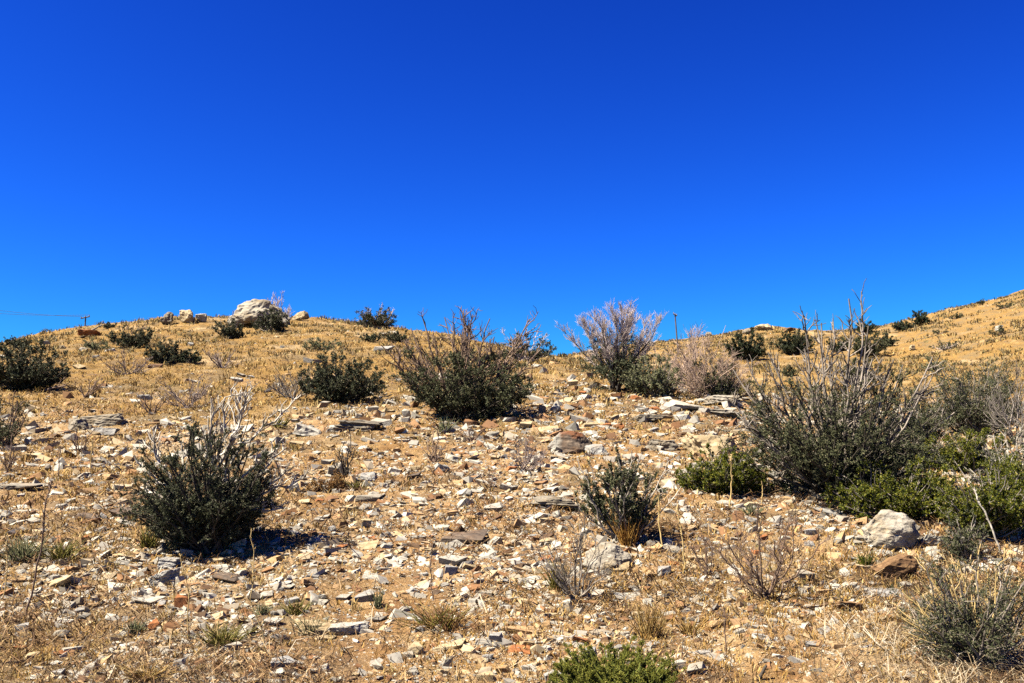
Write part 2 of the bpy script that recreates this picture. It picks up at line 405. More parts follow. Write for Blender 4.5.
# ================================================================== STONES
def stone_mat(name, cols, stain=(.42, .28, .13), stain_amt=.5, bump=.5, vary=True):
    m, nt, b = newmat(name, .9)
    tc = N(nt, 'ShaderNodeTexCoord'); oi = N(nt, 'ShaderNodeObjectInfo')
    off = N(nt, 'ShaderNodeVectorMath', operation='SCALE'); cb = N(nt, 'ShaderNodeCombineXYZ')
    for k in range(3): nt.links.new(oi.outputs['Random'], cb.inputs[k])
    nt.links.new(cb.outputs[0], off.inputs[0]); off.inputs['Scale'].default_value = 37.
    ad = N(nt, 'ShaderNodeVectorMath', operation='ADD'); nt.links.new(tc.outputs['Generated'], ad.inputs[0]); nt.links.new(off.outputs[0], ad.inputs[1])
    v = ad.outputs[0]
    n1 = objnoise(nt, 1.8, 6, .7, vec=v); n2 = objnoise(nt, 4, 8, .72, vec=v); n3 = objnoise(nt, 1.3, 4, .6, vec=v)
    c = ramp(nt, cols, n2)
    c = mix(nt, c, stain, ramp(nt, [(.5, (0, 0, 0)), (.7, (stain_amt,) * 3)], n1))
    if vary:
        c = mix(nt, c, ramp(nt, [(0, (.74, .70, .64)), (.5, (.97, .96, .94)), (1, (1.12, 1.12, 1.12))], oi.outputs['Random']), .8, 'MULTIPLY')
    cr = ramp(nt, [(.47, (1, 1, 1)), (.5, (.35, .31, .28)), (.53, (1, 1, 1))], n3)
    c = mix(nt, c, cr, .45, 'MULTIPLY')
    c = mix(nt, c, (AL, AL, AL), 1., 'MULTIPLY')
    nt.links.new(c, b.inputs['Base Color'])
    bm = N(nt, 'ShaderNodeBump', i_Strength=bump, i_Distance=.025); nt.links.new(n2, bm.inputs['Height']); nt.links.new(bm.outputs[0], b.inputs['Normal'])
    return m
STONE = {
 'white': stone_mat('pale_stone', [(.3, (.24, .225, .20)), (.5, (.37, .355, .325)), (.68, (.52, .505, .47))], stain_amt=.3),
 'cream': stone_mat('cream_stone', [(.3, (.28, .22, .13)), (.5, (.44, .355, .23)), (.7, (.56, .48, .34))], stain_amt=.4),
 'grey': stone_mat('blue_grey_stone', [(.3, (.16, .16, .165)), (.5, (.29, .29, .295)), (.7, (.43, .43, .43))], stain_amt=.3),
 'tan': stone_mat('tan_stone', [(.3, (.26, .16, .08)), (.5, (.42, .28, .15)), (.7, (.56, .42, .27))]),
 'rust': stone_mat('rust_stone', [(.3, (.22, .075, .028)), (.5, (.36, .14, .05)), (.7, (.46, .22, .09))], (.12, .06, .04)),
 'dark': stone_mat('dark_stone', [(.3, (.05, .04, .035)), (.5, (.11, .085, .07)), (.7, (.22, .17, .13))], (.20, .10, .04)),
 'brown': stone_mat('brown_stone', [(.3, (.10, .055, .03)), (.5, (.19, .11, .055)), (.7, (.32, .21, .12))]),
 'outcrop': stone_mat('outcrop_stone', [(.3, (.12, .11, .095)), (.5, (.25, .23, .20)), (.7, (.38, .355, .315))], (.36, .24, .10), .45, .8),
 'boulder': stone_mat('weathered_boulder', [(.3, (.17, .15, .125)), (.5, (.33, .305, .265)), (.7, (.48, .455, .41))], (.34, .24, .11), .6, .9),
}
import bmesh
def rough_up(bm, seed, amp, strata=0., asp=1.):
    co = np.array([v.co[:] for v in bm.verts]); x, y, z = co.T; z0 = z; z = z * asp
    d = (noise3(x * 2.1, y * 2.1, z * 2.1, seed) - .5) * amp + (noise3(x * 5, y * 5, z * 5, seed + 1) - .5) * amp * .6 + (noise3(x * 12, y * 12, z * 12, seed + 2) - .5) * amp * .35
    if strata:
        zz = (z0 + .22 * x + .12 * (noise3(x * 2, y * 2, z * 2, seed + 3) - .5)) * 6
        d = d + strata * (noise2(zz, 0 * zz, seed + 4) - .5) * 1.6 + strata * (noise2(zz * 2.6, x * .7, seed + 5) - .5)
    for v, k in zip(list(bm.verts), d): v.co += v.normal * float(k)
def hullmesh(n, ax, seed, detail=True, rough=.05, boxy=.6, shard=False, pts=None):
    """angular broken stone: hull of points pushed toward a slanted box, edges broken, faces roughened"""
    q = np.random.default_rng(seed)
    p = nrm(q.normal(size=(n, 3)))
    bx = p / np.max(np.abs(p), axis=1, keepdims=True)
    p = p * (1 - boxy) + bx * boxy * .8
    p *= q.uniform(.75, 1.05, (n, 1))
    p[:, 0] += p[:, 2] * q.uniform(-.4, .4); p[:, 1] += p[:, 2] * q.uniform(-.4, .4)
    if shard:
        c = np.array([[i, j, k] for i in (-1, 1) for j in (-1, 1) for k in (-1, 1)], float) * .8
        p = np.concatenate([c + q.uniform(-.46, .46, (8, 3)), p[:max(3, n - 7)] * 1.02])
        if seed % 3 == 0: p = p[q.permutation(8)[:7].tolist() + [8, 9]]
        p[:, 0] += p[:, 2] * q.uniform(-.45, .45); p[:, 1] += p[:, 2] * q.uniform(-.3, .3)
    if pts is not None: p = np.array(pts, float)
    p = p * np.array(ax)
    bm = bmesh.new()
    for c in p: bm.verts.new(c)
    res = bmesh.ops.convex_hull(bm, input=bm.verts)
    bmesh.ops.delete(bm, geom=[v for v in bm.verts if not v.link_faces], context='VERTS')
    if detail:
        bmesh.ops.dissolve_limit(bm, angle_limit=.25, verts=bm.verts, edges=bm.edges)
        bmesh.ops.bevel(bm, geom=list(bm.edges), offset=.03, segments=1, affect='EDGES', clamp_overlap=True)
        bmesh.ops.triangulate(bm, faces=bm.faces)
        bmesh.ops.subdivide_edges(bm, edges=[e for e in bm.edges if e.calc_length() > .25], cuts=2, use_grid_fill=True)
        bmesh.ops.triangulate(bm, faces=bm.faces)
        bm.normal_update()
        rough_up(bm, seed, rough * 2.2)
    else: bmesh.ops.triangulate(bm, faces=bm.faces)
    bm.normal_update()
    return bm
PROTO = []
for i in range(18):
    flat = [.28, .4, .55, .7][i % 4]
    bm = hullmesh(10 + i % 3, (1, .72 + .25 * ((i * 7) % 5) / 5, flat), 100 + i, True, .035, .6, True)
    me = bpy.data.meshes.new('stone'); bm.to_mesh(me); bm.free(); PROTO.append((flat, me))
MESHES = {}
def stone_mesh(kind, tone):
    k = (kind, tone)
    if k not in MESHES:
        me = PROTO[kind][1].copy(); me.materials.append(STONE[tone]); MESHES[k] = me
    return MESHES[k]
def stone(u, v, w, h, tone, label, group=None, name='stone', kind=None, tilt=None, sink=.26, yaw=None):
    """(u, v): middle of the stone's foot in the photo; w, h its size there in pixels"""
    x, Y, z = hit(u, v); s = Y / F; W = w * s / 2
    want = np.clip(h / w, .2, 1.2)
    if kind is None:
        ks = sorted(range(len(PROTO)), key=lambda k: abs(PROTO[k][0] - want * .8) + R.uniform(0, .12)); kind = ks[0]
    fl = PROTO[kind][0]
    dep = W * (.75 if want < .6 else .6)
    sl = .17 + max(0, (v - 430)) / F                 # share of the top face seen from here
    hz = max(.16 * W, (h * s - 2 * dep * sl * .8) / 2) if want < .9 else h * s / 2
    o = bpy.data.objects.new(name, stone_mesh(kind, tone)); COL.objects.link(o)
    o.scale = (W, dep, hz / fl * 1.15)
    g = (float(H(x + .1, Y) - H(x - .1, Y)) / .2, float(H(x, Y + .1) - H(x, Y - .1)) / .2)
    tl = tilt if tilt is not None else (R.normal() * .10, R.normal() * .12)
    o.rotation_euler = (math.atan(g[1]) + tl[0], -math.atan(g[0]) + tl[1], R.uniform(-.5, .5) if yaw is None else yaw)
    o.location = (x, Y + dep * .8, float(H(x, Y + dep * .8)) + hz * (1 - 2 * sink))
    return tag(o, label, 'rock' if name in ('boulder', 'flat_rock') else 'stone', group)
# the larger rocks have meshes of their own
def big_rock(u, v, w, h, tone, label, seed, name='boulder', boxy=.75, n=22, rough=.05, depth=.7, strata=0., yaw=0., lean=(0, 0), group=None, sink=.3, shard=True, pts=None, micro=5.):
    x, Y, z = hit(u, v); s = Y / F; W = w * s / 2; Hz = h * s / 2
    D = W * depth
    bm = hullmesh(n, (1, 1, 1), seed, True, rough, boxy, shard, pts)
    zs = [q.co.z for q in bm.verts]; z0, z1 = min(zs), max(zs)
    bmesh.ops.subdivide_edges(bm, edges=[e for e in bm.edges if e.calc_length() > .16], cuts=1, use_grid_fill=True)
    bm.normal_update()
    bmesh.ops.triangulate(bm, faces=bm.faces)
    bmesh.ops.subdivide_edges(bm, edges=[e for e in bm.edges if e.calc_length() > .12], cuts=1, use_grid_fill=True)
    bmesh.ops.triangulate(bm, faces=bm.faces); bm.normal_update()
    rough_up(bm, seed + 9, rough * micro, strata, min(1., Hz / W))
    bmesh.ops.triangulate(bm, faces=bm.faces)
    for q in bm.verts: q.co = (q.co.x * W, q.co.y * D, (q.co.z - z0) / (z1 - z0) * 2 * Hz)
    bm.normal_update()
    me = bpy.data.meshes.new(name); bm.to_mesh(me); bm.free(); me.materials.append(STONE[tone])
    o = bpy.data.objects.new(name, me); COL.objects.link(o)
    yy = Y + D * .55
    o.location = (x, yy, float(H(x, yy)) - sink * 2 * Hz); o.rotation_euler = (lean[0], lean[1], yaw)
    return tag(o, label, 'rock', group)
def rust_top():
    m = STONE['dark'].copy(); m.name = 'rust_topped_stone'; nt = m.node_tree; bs = nt.nodes['Principled BSDF']; old = bs.inputs['Base Color'].links[0].from_socket
    tc = N(nt, 'ShaderNodeTexCoord'); sx = N(nt, 'ShaderNodeSeparateXYZ'); nt.links.new(tc.outputs['Generated'], sx.inputs[0])
    n = objnoise(nt, 3, 4, .6, vec=tc.outputs['Generated']); a = N(nt, 'ShaderNodeMath', operation='MULTIPLY_ADD'); a.inputs[1].default_value = 1.1; nt.links.new(n, a.inputs[0]); nt.links.new(sx.outputs[2], a.inputs[2])
    half = N(nt, 'ShaderNodeMath', operation='MULTIPLY'); half.inputs[1].default_value = .42; nt.links.new(a.outputs[0], half.inputs[0])
    c = mix(nt, old, (.085, .032, .013), ramp(nt, [(.5, (0, 0, 0)), (.62, (1, 1, 1))], half.outputs[0]))
    g = N(nt, 'ShaderNodeMath', operation='MULTIPLY_ADD'); g.inputs[1].default_value = -.35; nt.links.new(n, g.inputs[0]); nt.links.new(sx.outputs[0], g.inputs[2])
    c = mix(nt, (.13, .125, .115), c, ramp(nt, [(.05, (0, 0, 0)), (.16, (1, 1, 1))], g.outputs[0])); nt.links.new(c, bs.inputs['Base Color'])
    STONE['rusttop'] = m
rust_top()
BR = big_rock
RG = 'pale boulders along the ridge'
BR(259, 327, 54, 27, 'boulder', 'large pale grey boulder on the ridge, biggest rock on the skyline', 11, rough=.06, strata=.0, sink=.04, micro=5.,
   pts=[(-1, -.5, -1), (-.95, .6, -1), (-.9, -.75, -.2), (-.62, -.5, .72), (-.5, .3, .95), (-.3, -.3, 1), (-.05, .4, .98), (.15, -.45, .88), (.45, .2, .62), (.55, -.6, .45), (.85, -.2, .1), (1, .3, -.3), (1, -.6, -.8), (.9, .6, -1), (.2, -.95, -.9), (-.4, -.95, -.7), (.3, .9, .2), (-.6, .9, 0), (.1, -.9, .1)])
BR(165, 325, 17, 13, 'outcrop', 'rounded grey boulder on the ridge left of the white one', 12, group=RG, sink=.0, shard=False, strata=.0, rough=.05)
BR(184, 324, 20, 13, 'cream', 'pale white boulder on the ridge between two smaller grey rocks', 13, group=RG, sink=.0, shard=False, strata=.0, rough=.05)
BR(201, 323, 14, 9, 'white', 'small white rock on the ridge nearest the big boulder\'s left shrub', 14, group=RG, sink=.0, shard=False, strata=.0, rough=.05)
BR(234, 326, 17, 13, 'white', 'pale rock leaning against the left foot of the big ridge boulder', 15, group=RG, sink=.0, shard=False, strata=.0, rough=.05)
BR(299, 322, 22, 10, 'cream', 'low pale rock on the ridge right of the big boulder', 16, group=RG, sink=.0, shard=False, strata=.0, rough=.05)
BR(87, 337, 20, 9, 'rust', 'rust brown rock on the ridge beneath the leaning log', 17)
BR(82, 351, 9, 5, 'white', 'lone white rock in the golden grass below the utility pole', 18)
OG = 'slabs of the grey outcrop in the left grass'
BR(70, 431, 34, 19, 'outcrop', 'domed grey outcrop slab in golden grass, left half of the pair', 21, 'flat_rock', group=OG, strata=.05)
BR(101, 425, 38, 15, 'outcrop', 'long flat grey outcrop slab in golden grass, right half of the pair', 22, 'flat_rock', group=OG, strata=.05)
BR(102, 434, 27, 8, 'grey', 'thin blue grey slab lying below the outcrop pair in the grass', 23, 'flat_rock', group=OG)
BR(145, 400, 15, 7, 'grey', 'grey rock standing alone in the grass above the white dead branches', 24)
BR(354, 431, 37, 14, 'outcrop', 'dark layered ledge of rock below the bush with the yellow stalks', 25, 'flat_rock', strata=.16, boxy=.9)
BR(307, 436, 30, 12, 'white', 'pale slab tilted over a dark gap, left of the layered ledge', 26, 'flat_rock', lean=(.1, .22))
BR(570, 453, 44, 23, 'rusttop', 'dark rock with a rust red top among pale rubble', 27, rough=.035, strata=.03, sink=.1, micro=4.,
   pts=[(-1, -.3, -.4), (-.95, .4, -.6), (-.7, -.75, -.7), (-.6, -.45, .55), (-.35, .3, .85), (.1, -.35, 1), (.2, .4, .9), (.62, -.2, .78), (1, -.1, -.1), (.95, .3, -.4), (.45, -.85, -.5), (.75, -.7, -.9), (-.3, -.9, -1), (-.9, .6, -1), (.9, .6, -1)])
BR(597, 454, 23, 12, 'grey', 'speckled grey rock touching the right side of the rust topped rock', 28)
BR(648, 422, 32, 9, 'outcrop', 'flat grey slab on the slope below the grey leafless tree', 29, 'flat_rock', strata=.08)
BR(682, 411, 32, 12, 'white', 'pale slab with a dark hollow beneath, below the pinkish twigs', 30, 'flat_rock', lean=(.15, .15))
BR(722, 404, 34, 12, 'outcrop', 'upper layered slab of the outcrop left of the large stemmed shrub', 31, 'flat_rock', strata=.14, boxy=.9)
BR(724, 418, 36, 13, 'outcrop', 'lower layered slab of the outcrop left of the large stemmed shrub', 32, 'flat_rock', strata=.14, boxy=.9)
BR(663, 451, 28, 15, 'outcrop', 'broad pale grey rock right of the rust topped rock', 33, strata=.05)
BR(714, 455, 52, 24, 'cream', 'large pale yellowish slab above the bright green bush', 34, 'flat_rock', depth=.9)
BR(555, 510, 50, 16, 'outcrop', 'long pale ledge with a brown shaded front left of the thin grey shrub', 35, 'flat_rock', strata=.16, boxy=.9)
BR(608, 569, 48, 26, 'boulder', 'big white slab at the foot of the thin grey shrub', 36, 'flat_rock', rough=.04, strata=.03, sink=.1, depth=.9, micro=4.,
   pts=[(-1, -.3, -.6), (-.8, .5, .2), (-.5, -.7, -.2), (-.4, 0, .75), (0, .5, 1), (.3, -.3, .7), (.6, .3, .65), (1, .1, -.2), (.7, -.5, -.2), (.2, -.9, -.5), (-.6, -.8, -1), (.7, -.6, -1), (-.9, .6, -1), (.9, .6, -1)])
BR(896, 550, 58, 36, 'boulder', 'big pale boulder at the edge of the bright green bushes', 37, rough=.045, strata=.025, sink=.1, micro=4.5,
   pts=[(-1, -.45, .0), (-.9, .5, -.1), (-.85, -.6, -.5), (-.7, -.4, .62), (-.3, -.1, .95), (.0, .4, 1), (.35, -.3, .95), (.6, .2, .8), (.98, 0, .1), (.9, -.45, -.2), (.45, -.8, .1), (.3, -.75, -.75), (-.4, -.85, -.6), (-.2, -.85, .15), (-.8, .5, -.9), (.8, .5, -.9), (.6, -.6, -1), (-.6, -.7, -1)])
BR(900, 580, 46, 24, 'brown', 'dark brown rock with a deep shadow below the pale boulder', 38, rough=.05, strata=.04, sink=.05, micro=4.,
   pts=[(-1, -.6, -.35), (-.9, .4, -.2), (-.5, -.7, .25), (-.1, -.3, .7), (.2, .3, .95), (.5, -.4, 1), (.9, .1, .85), (1, -.4, .4), (.5, -.7, -.1), (0, -.5, -.5), (-.6, -.4, -1), (.3, .2, -1), (.9, .3, -.6), (-.8, .6, -1), (.6, .9, .3)])
BR(934, 547, 24, 14, 'white', 'white rock half hidden beside the pale boulder on its right', 39)
BR(318, 634, 44, 12, 'cream', 'long ochre and cream slab in the front dirt, left half of a split pair', 40, 'flat_rock')
BR(342, 634, 38, 12, 'white', 'white slab in the front dirt, right half of a split pair', 41, 'flat_rock')
BR(160, 586, 30, 20, 'grey', 'blue grey broken slab below the dark shrub with white branches', 42, 'flat_rock', strata=.08)
BR(166, 568, 22, 12, 'grey', 'blue grey shard just above the broken blue slab', 43, 'flat_rock', strata=.08)
BR(887, 596, 33, 7, 'grey', 'flat pale plank shaped slab below the brown rock', 44, 'flat_rock')
BR(848, 611, 38, 12, 'brown', 'flat brown slab sunk in bare soil below the pale boulder', 45, 'flat_rock', sink=.3)
BR(1003, 672, 22, 13, 'grey', 'grey rock under the bottom right shrub\'s pale stems', 46)
BR(14, 490, 34, 7, 'outcrop', 'weathered grey slab level with the ground at the left edge', 47, 'flat_rock', sink=.3)

KG = 'broken rocks on the far knoll'
BR(766, 331, 22, 7, 'cream', 'broad pale rock capping the far knoll right of the utility pole', 51, group=KG, sink=0., shard=False)
BR(749, 335, 14, 6, 'outcrop', 'small grey rock on the left shoulder of the far knoll', 52, group=KG, sink=0., shard=False)
BR(709, 337, 9, 5, 'white', 'bright white rock on the far skyline beside the utility pole', 53, group=KG, sink=0., shard=False)
BR(790, 333, 14, 5, 'brown', 'brown rock on the right shoulder of the far knoll', 54, group=KG, sink=0., shard=False)
BR(1000, 331, 9, 6, 'white', 'white rock near the right edge of the far hill', 55, group='rocks on the far right hill', sink=0., shard=False)
BR(913, 351, 10, 5, 'cream', 'pale rock in the middle of the far right hill', 56, group='rocks on the far right hill', sink=0., shard=False)
STN = [ # u, v(foot), w, h, tone, label
 (59, 638, 16, 14, 'white', 'square white stone, brightest in the brown litter at bottom left'),
 (153, 631, 17, 13, 'rust', 'bright orange stone beside a small grey green weed'),
 (180, 609, 12, 14, 'rust', 'upright orange stone right of the pale split slab'),
 (214, 564, 23, 9, 'cream', 'flat cream stone at the foot of the dark shrub with white branches'),
 (58, 551, 23, 10, 'white', 'pale wedge stone left of the dark shrub, beside a tall stalk'),
 (54, 587, 28, 12, 'cream', 'long cream slab stone tilted in the brown litter at left'),
 (88, 596, 15, 9, 'grey', 'grey stone right of the long cream slab stone at left'),
 (264, 600, 15, 8, 'white', 'white stone beside the base of a tall thin stalk'),
 (146, 605, 24, 10, 'white', 'long white split slab stone in the litter'),
 (160, 606, 17, 9, 'grey', 'grey splinter lying against the long white split slab stone'),
 (91, 670, 16, 10, 'white', 'white stone in the red soil near the bottom left corner'),
 (176, 667, 14, 10, 'grey', 'grey white stone in front of the dry weeds at bottom left'),
 (140, 678, 11, 12, 'cream', 'cream stone in a nest of dry curled grass'),
 (237, 668, 10, 9, 'cream', 'cream stone alone on red soil at the bottom'),
 (22, 632, 14, 11, 'grey', 'dull grey stone near the left edge in brown litter'),
 (225, 583, 27, 9, 'dark', 'dark ledge stone with small pale stones on it'),
 (281, 668, 24, 15, 'grey', 'grey ridged stone at the bottom beside a slanting stalk'),
 (284, 676, 20, 8, 'dark', 'dull brown stone directly below the grey ridged stone'),
 (415, 656, 24, 18, 'cream', 'chunky cream stone on bare red soil at the bottom'),
 (408, 658, 13, 9, 'white', 'small white stone against the chunky cream stone'),
 (447, 652, 29, 10, 'cream', 'long cream stone right of the chunky cream stone'),
 (447, 668, 9, 13, 'white', 'upright white stone below the long cream stone'),
 (342, 601, 14, 8, 'white', 'bright white stone left of the grey block above the split slab pair'),
 (365, 602, 20, 13, 'grey', 'grey block above the split pair of slabs'),
 (290, 605, 22, 11, 'grey', 'grey stone with a dark cleft above the split pair of slabs'),
 (369, 579, 15, 7, 'white', 'low white stone above the grey block'),
 (451, 565, 24, 13, 'white', 'brightest white stone of a cluster in the middle of the gravel'),
 (450, 576, 14, 11, 'grey', 'blue grey stone under the brightest white cluster stone'),
 (468, 570, 16, 9, 'cream', 'cream stone at the right end of the white cluster'),
 (495, 541, 24, 12, 'tan', 'broad tan stone above the white cluster'),
 (513, 542, 12, 9, 'cream', 'cream stone touching the broad tan stone'),
 (442, 530, 14, 8, 'white', 'white stone in the gravel above the dark ledge'),
 (366, 550, 22, 8, 'cream', 'flat cream stone in gravel right of the juniper like shrub\'s shadow'),
 (385, 549, 11, 7, 'white', 'white stone paired with the flat cream stone in the gravel'),
 (494, 511, 20, 8, 'white', 'white flat stone in the gravel below the small purplish twig shrub'),
 (486, 682, 17, 12, 'cream', 'cream stone cut by the bottom edge of the picture'),
 (503, 674, 12, 10, 'tan', 'tan stone right above the cream stone at the bottom edge'),
 (270, 626, 17, 9, 'white', 'white stone immediately left of the split slab pair'),
 (277, 640, 13, 10, 'grey', 'round grey stone below and left of the split slab pair'),
 (482, 646, 16, 9, 'white', 'white stone with grey companion at the bottom middle'),
 (496, 645, 13, 12, 'grey', 'grey stone at the right of its white companion at the bottom middle'),
 (460, 545, 43, 8, 'dark', 'long dark ledge casting a shadow in the gravel'),
 (333, 476, 12, 11, 'white', 'white block stone on top of the dark purple dead cushion'),
 (380, 426, 18, 7, 'white', 'white stone at the right end of the layered ledge'),
 (406, 418, 9, 13, 'white', 'upright pale stone left of the bare stemmed bush'),
 (373, 412, 11, 8, 'white', 'pale stone above the layered ledge'),
 (359, 419, 9, 7, 'white', 'small white stone resting above the left of the layered ledge'),
 (341, 414, 18, 5, 'grey', 'thin dark edged slab between yellow stalks and layered ledge'),
 (294, 447, 16, 8, 'cream', 'cream stone under the tilted pale slab'),
 (367, 503, 24, 9, 'white', 'broad pale stone below the burnt twig tuft'),
 (347, 512, 17, 10, 'cream', 'thick cream stone lower left of the broad pale stone'),
 (442, 473, 17, 12, 'grey', 'slanted grey stone on the rubble below the bare stemmed bush'),
 (415, 471, 16, 9, 'cream', 'dusty cream stone on the rubble below the bare stemmed bush'),
 (413, 480, 15, 8, 'dark', 'small stone with a black shaded face below the dusty cream one'),
 (365, 481, 18, 8, 'grey', 'grey slab stone right of the burnt twig tuft'),
 (508, 491, 16, 9, 'white', 'white stone beneath the small purplish twig shrub'),
 (581, 421, 20, 8, 'white', 'white slab stone above the rust topped rock'),
 (590, 427, 16, 5, 'cream', 'thin cream slab touching the white slab stone above the rust top'),
 (525, 429, 15, 9, 'cream', 'cream stone right of the bare stemmed bush foot'),
 (508, 422, 9, 8, 'white', 'white stone hard against the right foot of the bare stemmed bush'),
 (540, 417, 10, 5, 'white', 'thin white stone between bare stemmed bush and outcrop'),
 (556, 412, 16, 10, 'grey', 'dark grey lump of rock above the white slab stone'),
 (673, 484, 11, 8, 'white', 'white stone just left of the bright green bush'),
 (618, 573, 21, 9, 'cream', 'cream stone in front of the big white slab'),
 (654, 547, 15, 9, 'white', 'white wedge stone right of the big white slab'),
 (671, 552, 18, 9, 'white', 'rounded white stone right of the white wedge stone'),
 (665, 576, 14, 11, 'grey', 'grey angular stone below the two white stones'),
 (629, 602, 23, 10, 'white', 'wide pale stone between the two leafless twig shrubs'),
 (720, 628, 18, 14, 'tan', 'pinkish angular stone below the right leafless twig shrub'),
 (692, 622, 11, 9, 'white', 'white stone left of the pinkish angular stone'),
 (606, 636, 20, 7, 'white', 'flat white stone above the soft green bush at the bottom'),
 (627, 637, 15, 9, 'white', 'bright white lump right of the flat white stone'),
 (579, 644, 18, 11, 'rust', 'rust red stone above the soft green bush at the bottom'),
 (519, 653, 22, 10, 'rust', 'long rust red slab under a cream stone, bottom middle'),
 (574, 648, 17, 6, 'white', 'flat white stone directly below the rust red stone'),
 (527, 648, 16, 11, 'cream', 'cream stone leaning on the long rust red slab'),
 (590, 663, 14, 16, 'grey', 'grey upright shard at the left shoulder of the soft green bush'),
 (552, 682, 17, 13, 'grey', 'blue grey flat stone at the left foot of the soft green bush'),
 (679, 669, 14, 11, 'white', 'white lump right of the soft green bush'),
 (697, 675, 19, 16, 'white', 'jagged white stone right of the white lump by the soft green bush'),
 (761, 640, 16, 9, 'grey', 'slanted grey stone on bare soil at the bottom right'),
 (522, 635, 38, 7, 'tan', 'long tan slab half buried, bottom middle'),
 (547, 628, 13, 8, 'tan', 'small tan stone above the long half buried tan slab'),
 (809, 617, 21, 8, 'white', 'white stone with a black shadow on bare soil'),
 (907, 590, 14, 9, 'white', 'white stone between brown rock and plank shaped slab'),
 (807, 582, 17, 16, 'white', 'pale stone standing right of the right leafless twig shrub'),
 (800, 573, 10, 7, 'cream', 'little cream stone on top of the pale standing stone'),
 (826, 634, 16, 7, 'grey', 'thin slanting grey stone on bare orange soil'),
 (839, 544, 13, 8, 'white', 'white stone in the gravel left of the pale boulder'),
 (832, 516, 26, 10, 'grey', 'blue grey slab below the large stemmed shrub'),
 (808, 505, 14, 6, 'white', 'white stone under the large stemmed shrub\'s left foot'),
 (786, 502, 11, 7, 'tan', 'tan stone in front of the large stemmed shrub'),
 (860, 542, 10, 8, 'white', 'small white stone against the left side of the pale boulder'),
 (888, 556, 17, 8, 'white', 'white stone wedged between pale boulder and brown rock'),
 (754, 473, 17, 12, 'white', 'white stone between the bright green bush and the large stemmed shrub'),
 (18, 452, 13, 9, 'white', 'white stone below the leafy twigs at the left edge'),
 (33, 458, 16, 7, 'cream', 'cream stone in golden grass at the left edge'),
 (236, 382, 12, 5, 'white', 'lower white stone of a pair in upper golden grass'),
 (240, 376, 8, 4, 'white', 'upper white stone of a pair in upper golden grass'),
 (311, 363, 16, 8, 'grey', 'grey rounded stone above the bush with the yellow stalks'),
 (282, 348, 8, 4, 'grey', 'tiny grey stone high in the golden grass below the ridge boulder'),
 (382, 351, 16, 6, 'grey', 'grey flat stone upslope right of the yellow stalk bush'),
 (392, 334, 9, 4, 'white', 'white stone on the ridge right of the round ridge bush'),
 (382, 335, 7, 4, 'white', 'white stone below the round ridge bush'),
 (120, 517, 23, 12, 'dark', 'dark overhanging stone left of the dark shrub'),
 (128, 515, 12, 6, 'white', 'white stone lying on the dark overhanging stone'),
 (101, 519, 13, 7, 'grey', 'grey stone left of the dark overhanging stone'),
 (84, 520, 18, 9, 'dark', 'brown black stone further left of the dark overhanging stone'),
 (127, 528, 21, 6, 'white', 'white flat stone below the dark overhanging stone'),
 (265, 459, 15, 11, 'white', 'white slab stone behind the right dead branches of the dark shrub'),
 (278, 444, 14, 9, 'white', 'white stone above right of the white dead branches'),
 (294, 493, 10, 11, 'white', 'white stone right of the shadow of the dark shrub'),
 (262, 424, 15, 7, 'cream', 'dusty pale slab above the white dead branches'),
 (700, 561, 18, 7, 'cream', 'low cream stone left of the right leafless twig shrub'),
 (725, 505, 14, 7, 'white', 'white stone in the gravel in front of the bright green bush'),
 (752, 508, 16, 7, 'cream', 'cream stone in the gravel below the bright green bush'),
]
for a in STN: stone(*a, group='stones lying on the hillside')
# the next largest stones: nothing tells those of one patch apart
REG = [ # u0,v0,u1,v1,count, phrase
 (0, 500, 135, 600, 14, 'in the litter left of the dark shrub'),
 (0, 600, 255, 683, 20, 'in brown litter along the bottom left'),
 (255, 560, 440, 683, 20, 'around the split slab pair'),
 (285, 480, 430, 560, 22, 'in the gravel right of the dark shrub\'s shadow'),
 (430, 480, 560, 620, 26, 'in the gravel left of the thin grey shrub'),
 (280, 405, 400, 480, 16, 'in the rubble around the layered ledge'),
 (395, 425, 540, 480, 18, 'in the rubble below the bare stemmed bush'),
 (530, 385, 740, 440, 26, 'on the slope below the grey leafless tree'),
 (600, 455, 700, 500, 10, 'between the rust topped rock and the bright green bush'),
 (560, 560, 760, 660, 22, 'around the two leafless twig shrubs'),
 (670, 495, 830, 560, 18, 'in the gravel below the large stemmed shrub'),
 (780, 560, 880, 660, 12, 'on bare soil left of the brown rock'),
 (440, 620, 560, 683, 8, 'on red soil at the bottom middle'),
 (20, 335, 360, 420, 12, 'in golden grass on the upper slope'),
]
TN = ['white', 'white', 'cream', 'cream', 'grey', 'tan', 'white', 'grey', 'rust']
WORD = {'white': 'small broken white stone', 'cream': 'small cream coloured stone', 'grey': 'small blue grey stone', 'tan': 'small tan stone', 'rust': 'small rust orange stone'}
USED = [(a[0], a[1], a[2]) for a in STN]
for (u0, v0, u1, v1, cnt, ph) in REG:
    k = tries = 0
    while k < cnt and tries < 600:
        tries += 1
        u = R.uniform(u0, u1); v = R.uniform(v0, v1); wd = R.uniform(7, 13) * (.75 + .5 * (v - 330) / 350)
        if any(abs(u - a) < (wd + c) * .5 and abs(v - b) < (wd + c) * .32 for a, b, c in USED): continue
        if 135 < u < 290 and 420 < v < 555: continue
        tn = TN[R.integers(len(TN))]
        stone(u, v, wd, wd * R.uniform(.35, .7), tn, WORD[tn] + ' ' + ph, group='stones lying on the hillside')
        USED.append((u, v, wd)); k += 1
